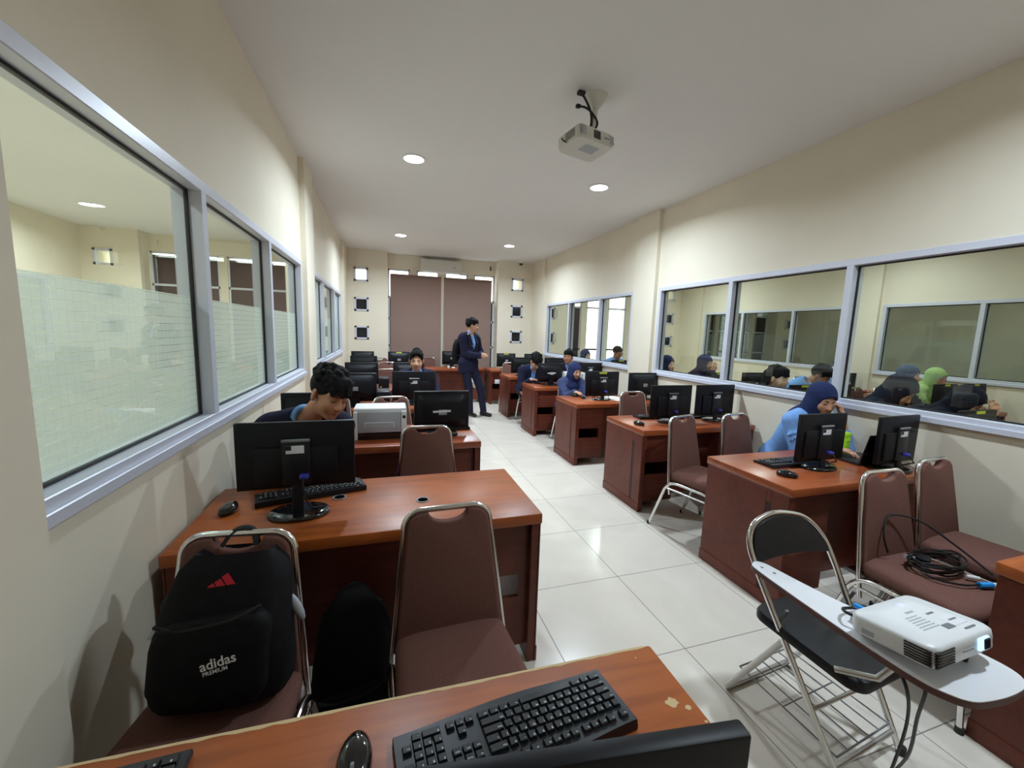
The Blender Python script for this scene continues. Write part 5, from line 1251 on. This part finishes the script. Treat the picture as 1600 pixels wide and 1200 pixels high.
# ------------------------------------------------------------------ the neighbouring classroom behind the clear glass
GX = PX
NR = 'neighbouring room'
def ndesk(x, y, label): return dup(deskR, label, (x, y+.30, 0), 0)
ndesk(4.13, 1.495, 'desk just behind the clear glass where two bowed women in headscarves work'); ndesk(4.13, 2.79, 'desk behind the clear glass of the long-haired woman'); ndesk(4.13, 4.02, 'desk behind the clear glass beyond the first post, women in headscarves')
ndesk(4.13, 6.30, 'desk behind the far clear window with the man in light blue shirt')
ndesk(6.60, 1.495, 'desk with the clear plastic bottle behind the glass'); ndesk(6.60, 2.79, 'desk of the woman in pale green headscarf behind the clear glass'); ndesk(6.60, 4.02, 'desk of the young man with chin in hand behind the clear glass')
for x, y, p, lab, stk in ((4.06, 1.72, thick0, 'monitor with yellow sticker at the lower edge of the clear glass before the bowed woman', True), (4.06, 2.99, slim0, 'black monitor with yellow sticker in front of the bent light blue shirt', True),
                     (4.56, 3.0, slim0, 'black monitor with yellow sticker just behind the clear window post', True), (6.58, 4.24, thick0, 'small black monitor before the young man with chin in hand', True),
                     (6.36, 3.0, thick0, 'monitor with yellow sticker beyond the bowed navy headscarf', True), (6.93, 3.0, thick0, 'monitor with yellow sticker behind the plastic bottle', True),
                     (4.87, 4.3, thick0, 'dark monitor behind the clear glass beside the first post', False), (4.26, 4.3, thick0, 'dark monitor in front of the woman holding her face', True), (4.15, 6.5, thick0, 'dark monitor before the man in light blue shirt', True)):
    mon(p, x, y, lab, stick=stk)
NCH = [(3.88, 2.62, 'chair under the broad-shouldered bowed woman behind the clear glass'), (4.60, 2.55, 'chair under the bowed woman resting her face on her hands'), (3.88, 3.62, 'chair under the long-haired woman behind the clear glass'), (4.62, 3.72, 'chair under the bent young man in light blue shirt'),
       (3.88, 5.05, 'chair under the first headscarf woman beyond the glass'), (4.50, 5.10, 'chair under the woman holding her hand to her face'), (6.90, 4.95, 'chair under the young man with chin in hand'), (6.22, 3.65, 'chair under the woman in grey-blue headscarf'), (6.78, 3.66, 'chair under the woman in pale green headscarf'),
       (4.28, 7.10, 'chair under the man in light blue shirt behind the far window'), (3.85, 7.75, 'chair under the woman in dark headscarf behind the far window')]
for x, y, lab in NCH: dup(chair0, lab, (x, y, 0), 0)
dup(chair0, 'empty brown white-framed chair between the long-haired woman and the bent man', (4.27, 3.20+.55, 0), rad(0))
H2 = .0105
person('bowed woman with broad dark blue headscarf behind the clear glass, head low', (4.00, 2.16, 1.12), rz=4, hy=14, hp=40, hr=0, skin='warm', hair='scarf', top='tunic', shirt='dark', scarf='dark', h=H2, female=True, hands=((3.85, 1.85, .77), (4.12, 1.85, .77)))
person('woman in dark blue headscarf resting her bowed face on both hands, behind the glass', (4.62, 2.03, 1.04), rz=4, hy=14, hp=38, hr=0, skin='warm', hair='scarf', top='tunic', shirt='dark', scarf='dark', h=H2, female=True, hands=((4.58, 1.88, .93), (4.70, 1.90, .93)), palm=((A_(.1, -.2, 1), A_(0, -1, 0)), (A_(-.1, -.2, 1), A_(0, -1, 0))))
person('woman with long black hair and dark blazer looking sideways behind the clear glass', (3.86, 3.13, 1.105), rz=4, hy=14, hp=6, hr=0, skin='light', hair='long', top='blazer', jacket='dark', h=H2, female=True, hands=((3.75, 2.85, .77), (4.05, 2.85, .77)))
person('young man in light blue shirt bending forward beside the window post', (4.66, 3.26, 1.11), nb=(4.48, 3.33, 1.03), rz=4, hy=14, hp=32, hr=0, skin='tan', hair='short', top='short', shirt='blue', h=H2, hands=((4.55, 2.98, .77), (4.9, 3.0, .77)))
person('young man in light blue shirt resting chin on hand beyond the post', (6.86, 4.50, 1.12), rz=4, hy=10, hp=12, hr=0, skin='tan', hair='short', top='short', shirt='blue', h=H2, hands=((6.78, 4.36, .99), (7.05, 4.2, .77)), palm=((A_(.2, .1, 1), A_(0, -1, .2)), None))
person('woman in grey-blue headscarf half hidden behind the broad bowed woman', (6.24, 3.30, 1.115), rz=4, hy=14, hp=8, hr=0, skin='light', hair='scarf', top='tunic', shirt='dark', scarf='greyblue', h=H2, female=True, hands=((6.1, 3.02, .77), (6.4, 3.0, .77)))
person('woman in pale green headscarf and tunic behind the clear glass', (6.74, 3.28, 1.080), rz=0, hy=-6, hp=16, hr=0, skin='tan', hair='scarf', top='tunic', shirt='green', scarf='green', h=H2, female=True, hands=((6.6, 3.0, .80), (6.95, 3.0, .77)))
person('woman in navy headscarf next to the first pilaster, face turned to the glass post', (3.86, 4.84, 1.105), rz=4, hy=14, hp=2, hr=0, skin='light', hair='scarf', top='tunic', shirt='dark', scarf='hijab', h=H2, female=True, hands=((3.75, 4.55, .77), (4.05, 4.55, .77)))
person('woman in navy headscarf holding a hand to her face behind the glass', (4.52, 4.83, 1.125), rz=4, hy=14, hp=8, hr=0, skin='warm', hair='scarf', top='tunic', shirt='navy', scarf='hijab', h=H2, female=True, hands=((4.50, 4.66, 1.02), (4.75, 4.6, .80)), palm=((A_(.25, -.2, 1), A_(0, -1, .2)), None))
person('man with short hair and glasses in light blue shirt behind the far clear window', (4.26, 6.80, 1.16), rz=4, hy=12, hp=18, hr=0, skin='tan', hair='crop', top='short', shirt='blue', h=H2, hands=((4.1, 6.5, .77), (4.5, 6.5, .77)), glasses=True)
person('woman in navy headscarf next to the bright panes of the far clear window', (3.90, 7.40, 1.06), rz=4, hy=14, hp=4, hr=0, skin='light', hair='scarf', top='tunic', shirt='dark', scarf='hijab', h=H2, female=True, hands=((3.8, 7.1, .77), (4.1, 7.1, .77)))
t = thing('bottle', 'small clear bottle standing behind the glass near the bowed woman', 'bottle', (6.28, 1.62, .7155))
MB().lathe([(.030, 0), (.032, .01), (.031, .14), (.014, .175), (.013, .185)], 16).build('bottle_body', 'white', t, 50); MB().lathe([(.016, .183), (.016, .205)], 14).build('cap', 'paper', t)
tag(MB().tube(spline([(-.22, 0, .06), (-.1, .01, .062), (.1, 0, .06), (.22, -.01, .06)], 6), .055, 14).build('rolled_jacket', 'maroon', sharp=80), 'maroon rolled cloth lying next to the bottle behind the glass', 'cloth').location = (6.28, 1.86, .7155)
